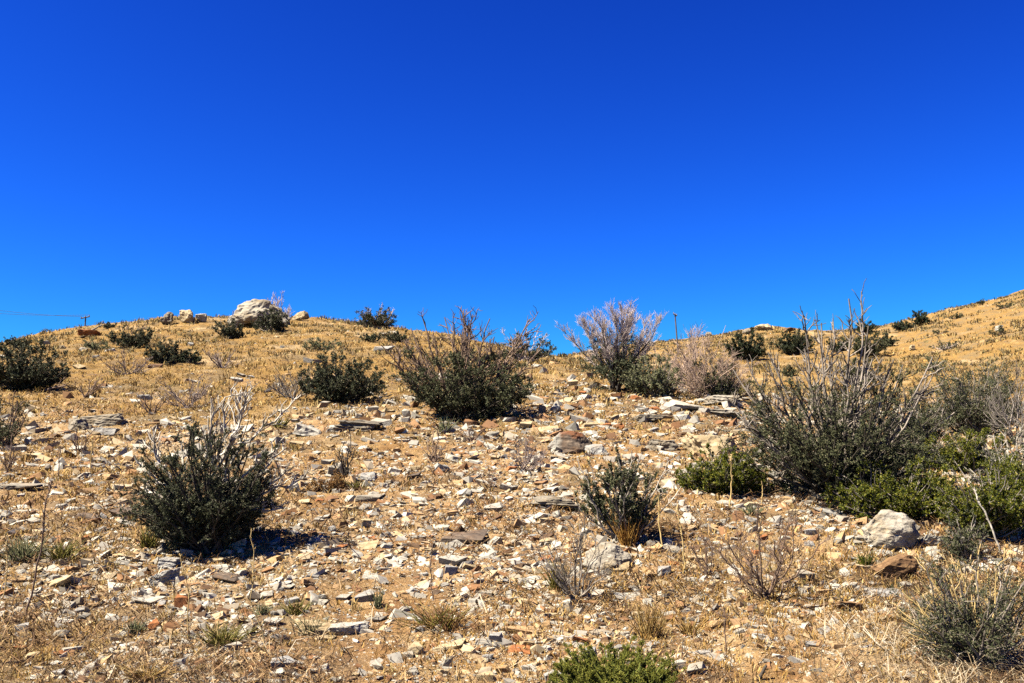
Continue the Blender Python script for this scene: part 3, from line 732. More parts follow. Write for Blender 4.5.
# uncountable small stones and gravel: one object
def gravel():
    protos = []
    for i in range(16):
        bm = hullmesh(9 + i % 2, (1, .75, [.3, .45, .65][i % 3]), 300 + i, False, 0, .6, True)
        protos.append((np.array([v.co[:] for v in bm.verts]), np.array([[v.index for v in f.verts] for f in bm.faces]))); bm.free()
    n = 450000
    u = R.uniform(-360, 1400, n); iy = R.uniform(1 / 45., 1 / 4.2, n); Y = 1 / iy
    x = (u - 512) / F * Y; z = H(x, Y); uu, vv = project(x, Y, z)
    d = np.full(n, .9)
    grass = np.maximum(smooth(-vv, -440, -400) * smooth(-uu, -400, -290), smooth(-vv, -392, -366) * smooth(-uu, -600, -500)); d *= 1 - .86 * grass
    d *= 1 - .2 * smooth(-uu, -210, -90) * smooth(-vv, -520, -440)
    d *= 1 - .12 * smooth(vv, 560, 640)
    d *= 1 - .5 * smooth(uu, 860, 930) * smooth(vv, 590, 630)
    d *= 1 - .72 * smooth(uu, 680, 740) * smooth(-uu, -930, -880) * smooth(vv, 600, 630)
    d *= 1 - .5 * smooth(vv, 645, 668)
    d *= 1 - .9 * smooth(-vv, -392, -372)
    d *= .25 + 1.1 * smooth(fbm(x * 1.1, Y * 1.1, 77), .30, .56)
    nf = 1500; Yf = R.uniform(40, 130, nf); xf = R.uniform(.0, .62, nf) * Yf; x = np.append(x, xf); Y = np.append(Y, Yf); u = np.append(u, xf); z = H(x, Y); d = np.append(d, np.full(nf, .6)); n += nf
    keep = R.uniform(0, 1, n) < d; x, Y, z, u = x[keep], Y[keep], z[keep], u[keep]; n = len(x)
    px = np.minimum(1.0 * R.uniform(.008, 1, n) ** -.64, 15.)
    px = np.where(Y > 38, np.minimum(px, 1.2 + .9 * R.uniform(0, 1, n) ** 4 * 3), px)
    size = px * Y / F / 2
    zz = R.uniform(0, 6.283, n); tx = R.normal(size=n) * .3; ty = R.normal(size=n) * .3
    pi = R.integers(0, 16, n); V = []; T = []; o = 0
    for k in range(16):
        m = np.nonzero(pi == k)[0]; pv, pf = protos[k]; nv = len(pv)
        P = pv[None] * (size[m][:, None, None] * np.stack([R.uniform(.8, 1.2, len(m)), R.uniform(.7, 1.1, len(m)), R.uniform(.7, 1.2, len(m))], 1)[:, None])
        c, s_ = np.cos(tx[m])[:, None], np.sin(tx[m])[:, None]; P = np.stack([P[..., 0], P[..., 1] * c - P[..., 2] * s_, P[..., 1] * s_ + P[..., 2] * c], -1)
        c, s_ = np.cos(ty[m])[:, None], np.sin(ty[m])[:, None]; P = np.stack([P[..., 0] * c + P[..., 2] * s_, P[..., 1], -P[..., 0] * s_ + P[..., 2] * c], -1)
        c, s_ = np.cos(zz[m])[:, None], np.sin(zz[m])[:, None]; P = np.stack([P[..., 0] * c - P[..., 1] * s_, P[..., 0] * s_ + P[..., 1] * c, P[..., 2]], -1)
        P += np.stack([x[m], Y[m], z[m] - size[m] * .10], 1)[:, None]
        V.append(P.reshape(-1, 3)); T.append((pf[None] + (np.arange(len(m)) * nv)[:, None, None]).reshape(-1, 3) + o); o += nv * len(m)
    mt = island_mat('gravel_stone', [(0, (.09, .06, .04)), (.14, (.26, .13, .06)), (.30, (.46, .32, .18)), (.44, (.46, .365, .24)), (.56, (.24, .23, .22)), (.74, (.41, .39, .35)), (1, (.56, .535, .49))], .9, 0, 30)
    g = build('gravel', np.concatenate(V), np.concatenate(T), mt, None, False)
    tag(g, 'loose small stones and gravel scattered over the hillside', 'gravel', kind='stuff')
gravel()
# ================================================================== SHRUBS
SG = 'shrubs growing on the hillside'
# dark shrub with bleached dead branches, left foreground
j = shrub('shrub', 'dark shrub with bleached white dead branches sticking out, left foreground', 207, 549, 132, 124, 'juniper', 'dark', SG, 2.6, 9, 110, 1.3, wr=.2, inner=.6, lenf=.18,
  bare=dict(tips=[(-62, 128, -40, 70), (-72, 88, -38, 62), (-80, 66, -42, 50), (-45, 100, -28, 66), (-12, 122, -10, 80), (0, 150, 4, 85), (14, 165, 8, 90), (22, 158, 10, 90), (40, 150, 14, 88), (56, 142, 18, 85), (34, 128, 12, 80), (62, 112, 30, 70), (72, 92, 34, 60), (100, 62, 40, 44), (88, 74, 38, 50), (74, 46, 30, 36), (48, 60, 12, 36), (30, 78, 6, 50), (-30, 92, -14, 60), (10, 104, 0, 66)], wood='pale', r=1.6, name='dead_branch', kid=9, klen=.36, lvl2=5, wob=.11, arch=.0, kup=.35))
# bush with tall bare stems, centre
shrub('shrub', 'wide dark green bush with tall bare brown stems above it, left of centre', 464, 419, 138, 70, 'grey', 'dark', SG, 2.6, 7.5, 80, 1.2, inner=.5, lenf=.25,
  bare=dict(tips=[(-62, 82), (-74, 62), (-50, 92), (-46, 74), (-30, 88), (-22, 106), (-14, 112), (-4, 114), (6, 108), (-8, 96), (14, 92), (22, 80), (30, 92), (42, 78), (50, 90), (58, 84), (66, 96), (70, 76), (74, 60), (-66, 44), (-72, 72), (-58, 70), (-40, 66), (-36, 98), (36, 72), (0, 90)], wood='brown', r=1.35, kid=13, klen=.26, lvl2=6, wob=.05, arch=.08))
shrub('shrub', 'low spreading dark green bush with yellow stalks in front', 343, 402, 90, 50, 'juniper', 'dark', SG, 2.3, 9., 80, 1.3, inner=.6, lenf=.18)
twiggy('dead_shrub', 'grey leafless twig heap against the left of the yellow stalk bush', 294, 399, 46, 26, 'grey', None, 16, 10, 4, .5)
# grey leafless tree with green base
def bare_tree():
    loc, s, W, Hh = place(618, 390, 86, 94)
    root = empty('tree', (loc[0], loc[1], loc[2] - .02), 'grey mauve leafless tree with dark green lower half, tallest on the middle skyline', 'tree')
    fx = np.linspace(-.47, .47, 12) + R.normal(size=12) * .02
    tg = np.stack([fx * W, R.uniform(-.32, .32, 12) * W, Hh * (.78 - .9 * fx ** 2) * R.uniform(.9, 1, 12)], 1)
    st = np.zeros((12, 3)); st[:, :2] = R.normal(size=(12, 2)) * .04 * W
    P0 = grow(st, tg, 9, .05, .05)
    for i in range(12):
        V, q = tubes(P0[i:i + 1], 1.6 * s, .3 * s, 5); build('trunk', V, q, WOOD['dark'], root)
    P1 = kids(P0, 170, .3, 1, Hh * .24, 6, .36, .25, .08); P2 = kids(P1, 1000, .2, 1, Hh * .12, 5, .4, .3, .08); P3 = kids(P2, 6500, .2, 1, Hh * .065, 3, .45, .25, .1)
    V, q = join([tubes(P1, .42 * s, .2 * s, 3), tubes(P2, .2 * s, .12 * s, 3), tubes(P3, .13 * s, .08 * s, 3)])
    build('crown', V, q, WOOD['mauve'], root)
    lo = P1[P1[:, 2, 2] < Hh * .5]
    tgl = dome(40, W * .62, W * .6, Hh * .54, .5); tgl[:, 0] += -.0 * W
    Q0 = grow(np.zeros((40, 3)), tgl, 6, .08, .05); Q1 = kids(Q0, 300, .25, 1, Hh * .2, 5, .55, .15, .1); Q2 = kids(Q1, 900, .2, 1, Hh * .1, 4, .6, .1, .1)
    V, q = leaves(Q2, 11000, 2.0 * s, .26, .05); build('foliage', V, q, LEAF['juniper'], root)
bare_tree()
shrub('shrub', 'rounded olive green bush at the right foot of the grey leafless tree', 654, 397, 56, 46, 'olive', 'grey', SG, 2.2, 9., 60, 1.2, inner=.65, lenf=.16)
twiggy('dead_shrub', 'broad pinkish grey leafless thicket between olive bush and outcrop', 703, 400, 76, 64, 'pink', None, 30, 12, 5, .5)
shrub('shrub', 'small grey green bush growing through the pinkish leafless thicket', 720, 402, 40, 42, 'grey', 'grey', SG, 2.2, 7., 40)
shrub('shrub', 'small yellow green bush between the pinkish thicket and large stemmed shrub', 741, 398, 22, 22, 'yellow', 'grey', SG, 2.0, 4., 14)
twiggy('dead_shrub', 'low pink brown leafless bush behind the olive bush, near the right utility pole', 676, 378, 46, 30, 'pink', None, 16, 10, 4, .45)
# large shrub with bare stems on the right
shrub('shrub', 'largest shrub, grey green with many tall bare stems, right of centre', 838, 494, 196, 112, 'grey', 'dark', SG, 2.8, 5.6, 120, 1.4, inner=.45, lenf=.2, wr=.2,
  bare=dict(tips=[(-92, 118), (-104, 92), (-84, 140), (-70, 128), (-56, 150), (-46, 118), (-36, 168), (-22, 162), (-14, 180), (-6, 172), (-24, 140), (4, 150), (12, 178), (20, 186), (26, 150), (34, 132), (44, 148), (52, 120), (60, 140), (70, 128), (82, 140), (92, 128), (100, 112), (84, 96), (-96, 70), (106, 86), (-60, 96), (-78, 108), (-66, 84), (-30, 128), (8, 130), (18, 112), (48, 100), (66, 108), (76, 84), (-88, 84), (30, 160), (-10, 150), (56, 132)], wood='mixed', r=1.7, kid=11, klen=.22, lvl2=5, wob=.045, arch=.07))
shrub('shrub', 'low bright green bush in front of the large stemmed shrub, at its left', 722, 494, 88, 48, 'bright', 'grey', SG, 2.8, 11, 80, 1.4, inner=.65, lenf=.2)
shrub('shrub', 'bright green bush directly behind the pale boulder', 895, 516, 124, 58, 'bright', 'grey', SG, 2.9, 11, 90, 1.4, inner=.65, lenf=.2)
shrub('shrub', 'tall bright green bush at the right edge behind the pale boulder', 992, 534, 110, 74, 'bright', 'grey', SG, 2.9, 11, 90, 1.4, inner=.65, lenf=.2)
shrub('shrub', 'yellowish green bush under the grey dome shrub at the right', 962, 474, 96, 46, 'bright', 'grey', SG, 2.8, 10, 80, 1.4, inner=.65, lenf=.2)
shrub('shrub', 'grey dome shrub of fine twigs on the right, below the golden hill', 976, 437, 82, 76, 'grey', 'grey', SG, 2.3, 5.5, 80, 1.8, inner=.7)
shrub('shrub', 'sparse grey green shrub with white branches at the right edge', 1014, 500, 76, 66, 'grey', 'pale', SG, 2.6, 3.2, 36, 1.2, bare=dict(tips=[(-34, 58), (-22, 64), (6, 70), (20, 60), (-44, 30)], wood='pale', r=1.3, kid=5))
twiggy('dead_shrub', 'pale leafless branches at the right edge above the grey green shrub', 1018, 446, 50, 72, 'grey', None, 12, 7, 3, .6)
shrub('shrub', 'grey green shrub between large stemmed shrub and grey dome', 916, 452, 66, 66, 'grey', 'grey', SG, 2.4, 4., 34, 1.2)
shrub('shrub', 'arching grey green shrub with long pale dry stems, bottom right corner', 980, 666, 118, 108, 'grey', 'mixed', SG, 3.2, 2.8, 60, 1.3, inner=.6, wr=.2,
  bare=dict(tips=[(-58, 88), (-46, 102), (-34, 112), (-22, 96), (-70, 60), (-62, 44), (-80, 34), (6, 116), (18, 104), (34, 110), (46, 88), (-10, 84), (-40, 70), (-30, 50), (24, 72), (-52, 30), (54, 60), (-66, 74), (-42, 58), (-16, 104), (12, 90), (-36, 40), (-68, 52), (-50, 80), (-28, 88), (-76, 46), (40, 96), (-56, 46)], wood='straw', r=1.25, kid=5, klen=.2, lvl2=2, wob=.03, arch=-.08))
shrub('shrub', 'small blue grey leafy plant above the bottom right shrub', 966, 560, 50, 50, 'grey', 'grey', SG, 2.8, 3.2, 24, 1.2)
shrub('shrub', 'soft bright green cushion bush cut by the bottom edge', 615, 704, 122, 58, 'moss', 'green', SG, 3.0, 26., 260, 1.6, inner=.88, wr=.12, lenf=.11, up=.2, leafup=.35, spread=.9)
shrub('shrub', 'thin open grey green shrub standing alone in the gravel, centre right', 624, 541, 78, 96, 'grey', 'grey', SG, 3., 5.5, 30, 1.2, inner=.55, up=.5, leafup=.4, lenf=.2,
  bare=dict(tips=[(-44, 78), (42, 84), (56, 66), (-12, 86), (8, 92)], wood='pale', r=1.0, kid=4, klen=.2, lvl2=2))
# leafless twig shrubs
DG = 'leafless twig shrubs on the gravel'
twiggy('dead_shrub', 'leafless twig shrub in front of the big white slab, centre right', 577, 598, 70, 72, 'mixed', DG, 13, 6, 3, .8, inner=.8, main=13)
twiggy('dead_shrub', 'dark leafless twig shrub on gravel right of the pale wide stone', 769, 598, 80, 84, 'brown', DG, 14, 7, 4, .8, inner=.8, main=14)
twiggy('dead_shrub', 'small purplish leafless twig shrub left of the rust topped rock', 523, 471, 42, 34, 'dusky', DG, 12, 7, 4, .5)
twiggy('dead_shrub', 'burnt black twig tuft beside the white block stone', 346, 480, 26, 36, 'dark', DG, 9, 4, 2, .8)
twiggy('dead_shrub', 'small dark twig tuft in rubble below the bare stemmed bush', 434, 462, 22, 34, 'brown', DG, 7, 4, 2, .6)
twiggy('dead_shrub', 'little twig tuft just under the bare stemmed bush', 470, 442, 24, 20, 'brown', DG, 8, 5, 2, .5)
twiggy('dead_shrub', 'low twig tuft in gravel left of the small purplish twig shrub', 489, 489, 26, 20, 'brown', DG, 9, 5, 2, .5)
twiggy('dead_shrub', 'purplish leafless bush in golden grass behind the white dead branches', 188, 408, 52, 30, 'dusky', DG, 16, 9, 3, .45)
twiggy('dead_shrub', 'dark forked twigs in golden grass above the white dead branches, left', 151, 415, 30, 22, 'brown', DG, 7, 5, 2, .6)
twiggy('dead_shrub', 'thin brown twigs in golden grass right of the big round left bush', 85, 398, 32, 24, 'brown', DG, 8, 6, 2, .5)
twiggy('dead_shrub', 'thin brown twigs below the grey outcrop in the left grass', 80, 454, 24, 30, 'brown', DG, 7, 4, 2, .5)
twiggy('dead_shrub', 'small brown twigs halfway down the left edge', 8, 471, 18, 34, 'brown', DG, 7, 4, 2, .6)
twiggy('dead_shrub', 'grey mauve twigs at mid slope under the three dark ridge shrubs', 128, 374, 44, 22, 'dusky', DG, 14, 8, 3, .4)
twiggy('dead_shrub', 'faint mauve twigs in grass under the ridge boulder\'s left shrub', 222, 368, 36, 18, 'dusky', DG, 12, 7, 3, .4)
twiggy('dead_shrub', 'brown twig tangle just right of the pinkish angular stone', 742, 622, 50, 18, 'brown', DG, 14, 6, 2, .6)
twiggy('dead_shrub', 'thin twigs between the two larger leafless twig shrubs', 708, 575, 20, 46, 'brown', DG, 6, 4, 2, .6)
# upper left and ridge
UG_ = 'shrubs on the upper left slope'
shrub('shrub', 'big round dark green bush cut by the left edge', 22, 389, 88, 48, 'juniper', 'dark', UG_, 2.4, 10., 90, 1.3, inner=.7, lenf=.16)
twiggy('dead_shrub', 'brown fallen twigs at the right foot of the big round left bush', 58, 384, 34, 20, 'brown', DG, 10, 6, 2, .6)
shrub('shrub', 'scraggly grey green twigs cut by the left edge below the big bush', 4, 446, 44, 52, 'grey', 'brown', UG_, 2.6, 2., 20, 1., bare=dict(tips=[(16, 50), (24, 36), (6, 54)], wood='brown', r=1.0, kid=4))
shrub('shrub', 'small dark shrub on the skyline at the far left', 18, 348, 28, 11, 'juniper', 'dark', UG_, 1.7, 9, 32, lenf=.3)
shrub('shrub', 'wide dark shrub below the leaning log on the upper left slope', 131, 348, 48, 21, 'juniper', 'dark', UG_, 1.8, 9, 41, bare=dict(tips=[(10, 32), (-6, 24), (14, 26)], wood='brown', r=.6, kid=4))
shrub('shrub', 'flat yellow olive shrub left of the wide dark ridge shrub', 99, 350, 30, 10, 'olive', 'dark', UG_, 1.7, 4., 16, lenf=.3)
shrub('shrub', 'round dark shrub below the wide dark one on the upper left slope', 162, 363, 36, 25, 'juniper', 'dark', UG_, 1.9, 9, 38)
shrub('shrub', 'lower green shrub touching the round dark one on its right', 188, 363, 28, 15, 'dark', 'dark', UG_, 1.8, 9, 28)
shrub('shrub', 'tiny dark shrub on the skyline right of the leaning log', 108, 328, 16, 6, 'juniper', 'dark', UG_, 1.6, 9, 16, lenf=.3)
shrub('shrub', 'dark green shrub at the lower left foot of the ridge boulder', 228, 339, 30, 19, 'juniper', 'dark', UG_, 1.8, 9, 32, bare=dict(tips=[(-8, 24), (4, 26), (12, 20)], wood='grey', r=.5, kid=4))
shrub('shrub', 'dark shrub growing against the front of the ridge boulder', 270, 331, 40, 22, 'juniper', 'grey', UG_, 1.8, 9, 35)
twiggy('dead_shrub', 'pinkish bare twigs standing against the sky right of the ridge boulder', 278, 322, 32, 26, 'mauve', None, 14, 9, 4, .42, up=.5)
shrub('shrub', 'round dark bush alone on the ridge line left of the centre', 377, 329, 40, 21, 'juniper', 'mauve', UG_, 1.8, 9, 48, 1.3, inner=.6, bare=dict(tips=[(-14, 22), (-6, 24), (4, 25), (12, 23), (18, 19)], wood='mauve', r=.45, kid=6))
shrub('shrub', 'low dark patch of shrub directly under the round ridge bush', 372, 342, 24, 10, 'dark', 'dark', UG_, 1.7, 9, 22, lenf=.3)
shrub('shrub', 'low dark patch of shrub right of the one under the ridge bush', 399, 342, 28, 11, 'juniper', 'dark', UG_, 1.7, 9, 22, lenf=.3)
shrub('shrub', 'flat green shrub in golden grass above the yellow stalk bush', 321, 350, 42, 12, 'olive', 'dark', UG_, 1.8, 4., 20, lenf=.3)
shrub('shrub', 'dark shrub with bare top behind the right side of the bare stemmed bush', 526, 361, 52, 27, 'juniper', 'mauve', UG_, 1.9, 4.5, 26, 1.3, bare=dict(tips=[(-22, 30), (-12, 34), (0, 36), (10, 34), (20, 30), (-16, 24)], wood='mauve', r=.5, kid=8))
shrub('shrub', 'tiny dark shrub on the skyline left of the leafless tree', 563, 358, 8, 4, 'juniper', 'dark', None, 1.5, 9, 12, lenf=.3)
# far right hill
HG = 'shrubs on the far right hill'
shrub('tree', 'left of two dark round evergreens on the far golden hill', 747, 360, 42, 30, 'dark', 'dark', HG, 1.7, 14, 70, cat='tree', crown='crown', inner=.75, lenf=.15)
shrub('tree', 'right of two dark round evergreens on the far golden hill', 795, 354, 34, 24, 'dark', 'dark', HG, 1.7, 14, 70, cat='tree', crown='crown', inner=.75, lenf=.15)
shrub('tree', 'taller dark evergreen poking above the far hill skyline', 866, 335, 22, 14, 'dark', 'dark', HG, 1.6, 10, 25, cat='tree', crown='crown')
shrub('shrub', 'dark shrub on the far hill skyline beside the poking evergreen', 904, 331, 24, 11, 'dark', 'dark', HG, 1.6, 10, 25, lenf=.3)
shrub('tree', 'small pointed evergreen above the skyline shrub on the far hill', 920, 326, 16, 16, 'dark', 'dark', HG, 1.6, 10, 22, cat='tree', crown='crown')
shrub('shrub', 'wide grey green shrub on the far hill behind the bare stems', 868, 356, 44, 24, 'grey', 'dark', HG, 1.7, 9, 38)
shrub('shrub', 'dark shrub on the far hill left of the wide grey green one', 840, 352, 26, 16, 'dark', 'dark', HG, 1.7, 9, 25)
shrub('shrub', 'dark green shrub on the far hill right of the wide grey green one', 887, 346, 20, 13, 'juniper', 'dark', HG, 1.7, 9, 22)
shrub('shrub', 'little dark shrub low on the far hill between bare stems', 788, 376, 14, 10, 'grey', 'dark', HG, 1.6, 9, 19)
shrub('shrub', 'grey green shrub low on the far hill behind the large stemmed shrub', 862, 384, 38, 26, 'grey', 'dark', HG, 1.8, 9, 35)
shrub('shrub', 'flat dusty shrub on the far right hill near its skyline', 956, 319, 18, 6, 'grey', 'brown', HG, 1.5, 4., 12, lenf=.3)
shrub('shrub', 'dusty shrub high on the far right hill close to the edge', 1003, 309, 22, 7, 'grey', 'brown', HG, 1.5, 4., 12, lenf=.3)
shrub('shrub', 'dusty mauve shrub midway up the far right hill', 946, 350, 26, 10, 'grey', 'mauve', HG, 1.6, 2.5, 16, lenf=.3)
shrub('shrub', 'dusty brown shrub at the right edge midway up the far hill', 1000, 335, 20, 9, 'grey', 'brown', HG, 1.6, 3., 14, lenf=.3)
shrub('shrub', 'low grey shrub on the far hill face above the grey dome', 940, 334, 16, 6, 'grey', 'brown', HG, 1.5, 3., 10, lenf=.3)
shrub('shrub', 'brownish shrub at the foot of the far hill above the grey dome', 936, 372, 26, 16, 'olive', 'brown', HG, 1.7, 3.5, 16)
shrub('shrub', 'tiny dark shrub at the top right of the far hill', 982, 304, 9, 4, 'juniper', 'dark', HG, 1.4, 9, 12, lenf=.3)
shrub('shrub', 'tiny dark shrub on the far right skyline', 926, 316, 9, 4, 'juniper', 'dark', HG, 1.4, 9, 12, lenf=.3)
# dead cushion, dry grass clump, weeds
shrub('dead_shrub', 'dark purple brown dead cushion below the white block stone', 327, 491, 44, 18, 'brown', 'dark', None, 2.4, 6., 24, inner=.7, cat='dead shrub', lenf=.4)
def grass_clump(label, u, v, wpx, hpx, leaf='straw', n=90, name='grass_clump', cat='grass clump', group=None, bw=.6, lean=.55):
    loc, s, W, Hh = place(u, v, wpx, hpx); root = np.array(loc)
    a = R.uniform(0, 6.283, n); rr = R.uniform(0, .3, n) * W; st = np.stack([np.cos(a) * rr, np.sin(a) * rr, np.zeros(n)], 1)
    tg = st * (1 + lean * 2) + np.stack([R.normal(size=n) * W * .2, R.normal(size=n) * W * .2, Hh * R.uniform(.4, 1, n)], 1)
    P = grow(st, tg, 6, .05, -.12); V, q = tubes(P, bw * s, bw * s * .25, 3)
    o = build(name, V, q, LEAF[leaf], loc=loc); return tag(o, label, cat, group)
CG = 'tufts and weeds on the gravel'
grass_clump('orange brown dry grass clump at the foot of the thin grey shrub', 628, 545, 26, 28, 'amber', 110, bw=.7)
grass_clump('pale dry grass tuft above the soft green cushion bush', 650, 638, 34, 34, 'straw', 120, group=CG)
grass_clump('curled golden dry grass nest at the bottom left', 147, 679, 34, 14, 'straw', 110, group=CG, lean=1.)
grass_clump('bent golden grass right of the pale tuft, above the soft green bush', 690, 634, 26, 16, 'straw', 80, group=CG, lean=1.)
grass_clump('small green weed beside the bright orange stone', 135, 634, 20, 13, 'olive', 70, 'weed', 'weed', CG)
grass_clump('green weed at the lower left foot of the dark shrub', 148, 548, 24, 22, 'yellow', 70, 'weed', 'weed', CG)
grass_clump('green weed at the base of the tall stalk near the white stone', 263, 615, 16, 11, 'olive', 50, 'weed', 'weed', CG)
grass_clump('dark green weed at the left end of the split slab pair', 312, 634, 32, 16, 'olive', 90, 'weed', 'weed', CG)
grass_clump('yellow green weed left of the split slab pair', 296, 614, 24, 14, 'yellow', 70, 'weed', 'weed', CG)
grass_clump('small green sprig right of the grey block', 377, 608, 14, 18, 'olive', 40, 'weed', 'weed', CG)
grass_clump('deep green tuft left of the brown rock', 866, 566, 17, 12, 'bright', 80, 'weed', 'weed', CG)
grass_clump('pale green tuft in the gravel below the bright green bush', 752, 515, 20, 11, 'olive', 60, 'weed', 'weed', CG)
grass_clump('yellow weed patch at the bottom left beside a pale stalk', 222, 645, 46, 20, 'yellow', 120, 'weed', 'weed', CG)
grass_clump('green weed in the rubble above the white slab stones', 280, 428, 20, 12, 'yellow', 50, 'weed', 'weed', CG)
grass_clump('mixed yellow green weed patch right of the split slab pair', 436, 628, 70, 24, 'yellow', 60, 'weed', 'weed', CG)
grass_clump('rusty dry weed patch right of the split slab pair', 452, 630, 70, 26, 'brown', 90, 'weed', 'weed', CG)
grass_clump('pale yellow weed beside the leafless shrub by the big white slab', 557, 592, 28, 34, 'yellow', 60, 'weed', 'weed', CG)
grass_clump('olive weed patch in the litter at the left edge', 20, 560, 44, 24, 'olive', 110, 'weed', 'weed', CG)
grass_clump('yellow olive weed left of the dark overhanging stone', 60, 560, 40, 22, 'yellow', 80, 'weed', 'weed', CG)
grass_clump('yellow green weed in gravel below the slanted grey stone', 358, 490, 22, 10, 'yellow', 50, 'weed', 'weed', CG)
grass_clump('green weed at the foot of the bare stemmed bush', 445, 433, 20, 16, 'olive', 50, 'weed', 'weed', CG)
# tall dry flower stalks
def stalk(u, v, top, lean, label, wood='straw', r=.8, head=True, group='tall dry stalks'):
    x, Y, z = hit(u, v); s = Y / F; h = (v - top) * s
    P = grow(np.zeros((1, 3)), np.array([[lean * s, R.normal() * .05 * h, h]]), 12, .045, 0)
    r = r * .8; V, q = tubes(P, r * s, r * s * .5, 5); parts = [(V, q)]
    K = kids(P, 30, .5, .98, h * .05, 3, .6, .4, .1); parts.append(tubes(K, r * s * .7, r * s * .3, 4))
    V, q = join(parts); o = build('dry_stalk', V, q, WOOD[wood], loc=(x, Y, z - .01)); tag(o, label, 'dry stalk', group)
stalk(26, 618, 488, 8, 'tallest brown dry stalk at the left, reaching above the pale wedge stone', 'brown', 1.4)
stalk(3, 600, 540, 0, 'short dry stalk at the left edge')
stalk(266, 655, 535, -14, 'long yellow stalk leaning right of the dark shrub')
stalk(188, 640, 545, -3, 'thin dry stalk in front of the dark shrub', r=.8)
stalk(216, 650, 615, 1, 'short pale stalk in the yellow weed patch', r=.8)
stalk(663, 548, 500, -4, 'short yellow green stalk right of the thin grey shrub', r=1.)
stalk(684, 570, 508, -3, 'taller yellow green stalk right of the thin grey shrub', r=1.)
stalk(730, 510, 455, 0, 'yellow stalk in front of the low bright green bush', r=1.1)
stalk(762, 505, 480, 0, 'short yellow stalk right of the low bright green bush', r=1.)
stalk(726, 652, 610, 2, 'rust brown stalk on bare soil at the bottom right', 'brown', 1.)
stalk(580, 575, 522, 0, 'dark upright stalk behind the leafless shrub by the big white slab', 'dark', .9)
YG = 'yellow flower stalks in front of the low dark bush'
for k, (u, h) in enumerate([(306, 20), (318, 24), (327, 18), (334, 22)]):
    stalk(u, 402, 402 - h, 0, ['leftmost', 'tallest, second from left,', 'shortest, third from left,', 'rightmost'][k] + ' of the four yellow stalks by the low dark bush', 'straw', 1.1, True, YG)
stalk(90, 470, 440, 2, 'dry yellow stalk in left grass beside the twigs below the outcrop')
stalk(58, 478, 448, 1, 'thin dry stalk left of the twigs below the outcrop', 'brown', .8)
stalk(352, 612, 575, 1, 'thin greenish stalk beside the grey block', r=.7)
stalk(433, 600, 548, -1, 'brown stalk left of the white cluster', 'brown', .9)
stalk(1002, 556, 490, -26, 'long white bare stick leaning in front of the right green bush', 'pale', 1.4)
# burnt stick
def log(label, u, v, du, dv, r, wood, name='fallen_branch', cat='branch', lift=.0):
    x, Y, z = hit(u, v); s = Y / F
    P = grow(np.zeros((1, 3)), np.array([[du * s, .0, dv * s]]), 8, .04, 0); V, q = tubes(P, r * s, r * s * .6, 6)
    K = kids(P, 4, .3, .95, abs(du) * s * .4, 4, .7, .3, .1); V, q = join([(V, q), tubes(K, r * s * .4, r * s * .2, 4)])
    o = build(name, V, q, WOOD[wood], loc=(x, Y, z + lift)); tag(o, label, cat)
log('short black burnt stick on the soil at the bottom right', 757, 682, 9, 16, 2.2, 'dark')
log('grey log leaning out over the ridge beside the left utility pole', 91, 331, 11, 6, 1., 'grey', 'log', 'log')
log('grey bare stick across the bright green bush behind the pale boulder', 893, 480, 14, 10, 1.2, 'pale')
log('brown fallen branch along the grass by the big round left bush', 40, 392, 26, 6, 1.2, 'brown')
# ================================================================== UTILITY POLES AND WIRES
def pole(u, Y, vtop, lean, arm_px, roll, label):
    a, b = ray(u, vtop); x = a * Y; s = Y / F; zt = EYE + b * Y; zb = float(H(x, Y)) - .3
    root = empty('utility_pole', (x, Y, zb), label, 'utility pole', 'utility poles on the skyline'); h = zt - zb
    P = np.array([[[lean * t * s, 0, h * t] for t in np.linspace(0, 1, 6)]])
    V, q = tubes(P, .85 * s, .6 * s, 8); build('pole', V, q, WOOD['pole'], root)
    tip = P[0, -1]; d = np.array([math.cos(roll), 0, math.sin(roll)]) * arm_px * s / 2
    P = np.stack([np.linspace(tip - d, tip + d, 4)]) + np.array([0, -1.0 * s, -.6 * s])
    V, q = tubes(P, .62 * s, .62 * s, 4); arm = build('crossarm', V, q, WOOD['pole'], root)
    ins = []
    for k in (-.9, 0., .9):
        c = tip + d * k + np.array([0, -1. * s, 0]); Q = np.array([[c, c + [0, 0, .5 * s], c + [0, 0, 1.3 * s]]]); V, q = tubes(Q, .5 * s, .35 * s, 6)
        build('insulator', V, q, WOOD['grey'], arm); ins.append(c + np.array([x, Y, zb + 1.2 * s]))
    return ins, s
ins, s = pole(84.5, 160, 317, 1.2, 9, .22, 'utility pole with tilted crossarm showing over the left ridge')
pole(678, 92, 314.5, -3, 4, -.5, 'tall thin utility pole standing in front of the far hill')
for k, vv in ((0, 305), (2, 312)):
    a, b = ray(-60, vv - 4); e = np.array([a * 150, 150, EYE + b * 150]); p0 = ins[k]
    t = np.linspace(0, 1, 24)[:, None]; P = p0 * (1 - t) + e * t; P[:, 2] -= (4 * t * (1 - t))[:, 0] * .5
    V, q = tubes((P - p0)[None], .022, .022, 4); o = build('power_line', V, q, WOOD['pole'], loc=p0)
    tag(o, ['upper', None, 'lower'][k] + ' faint power line running left from the left utility pole', 'power line', 'power lines')
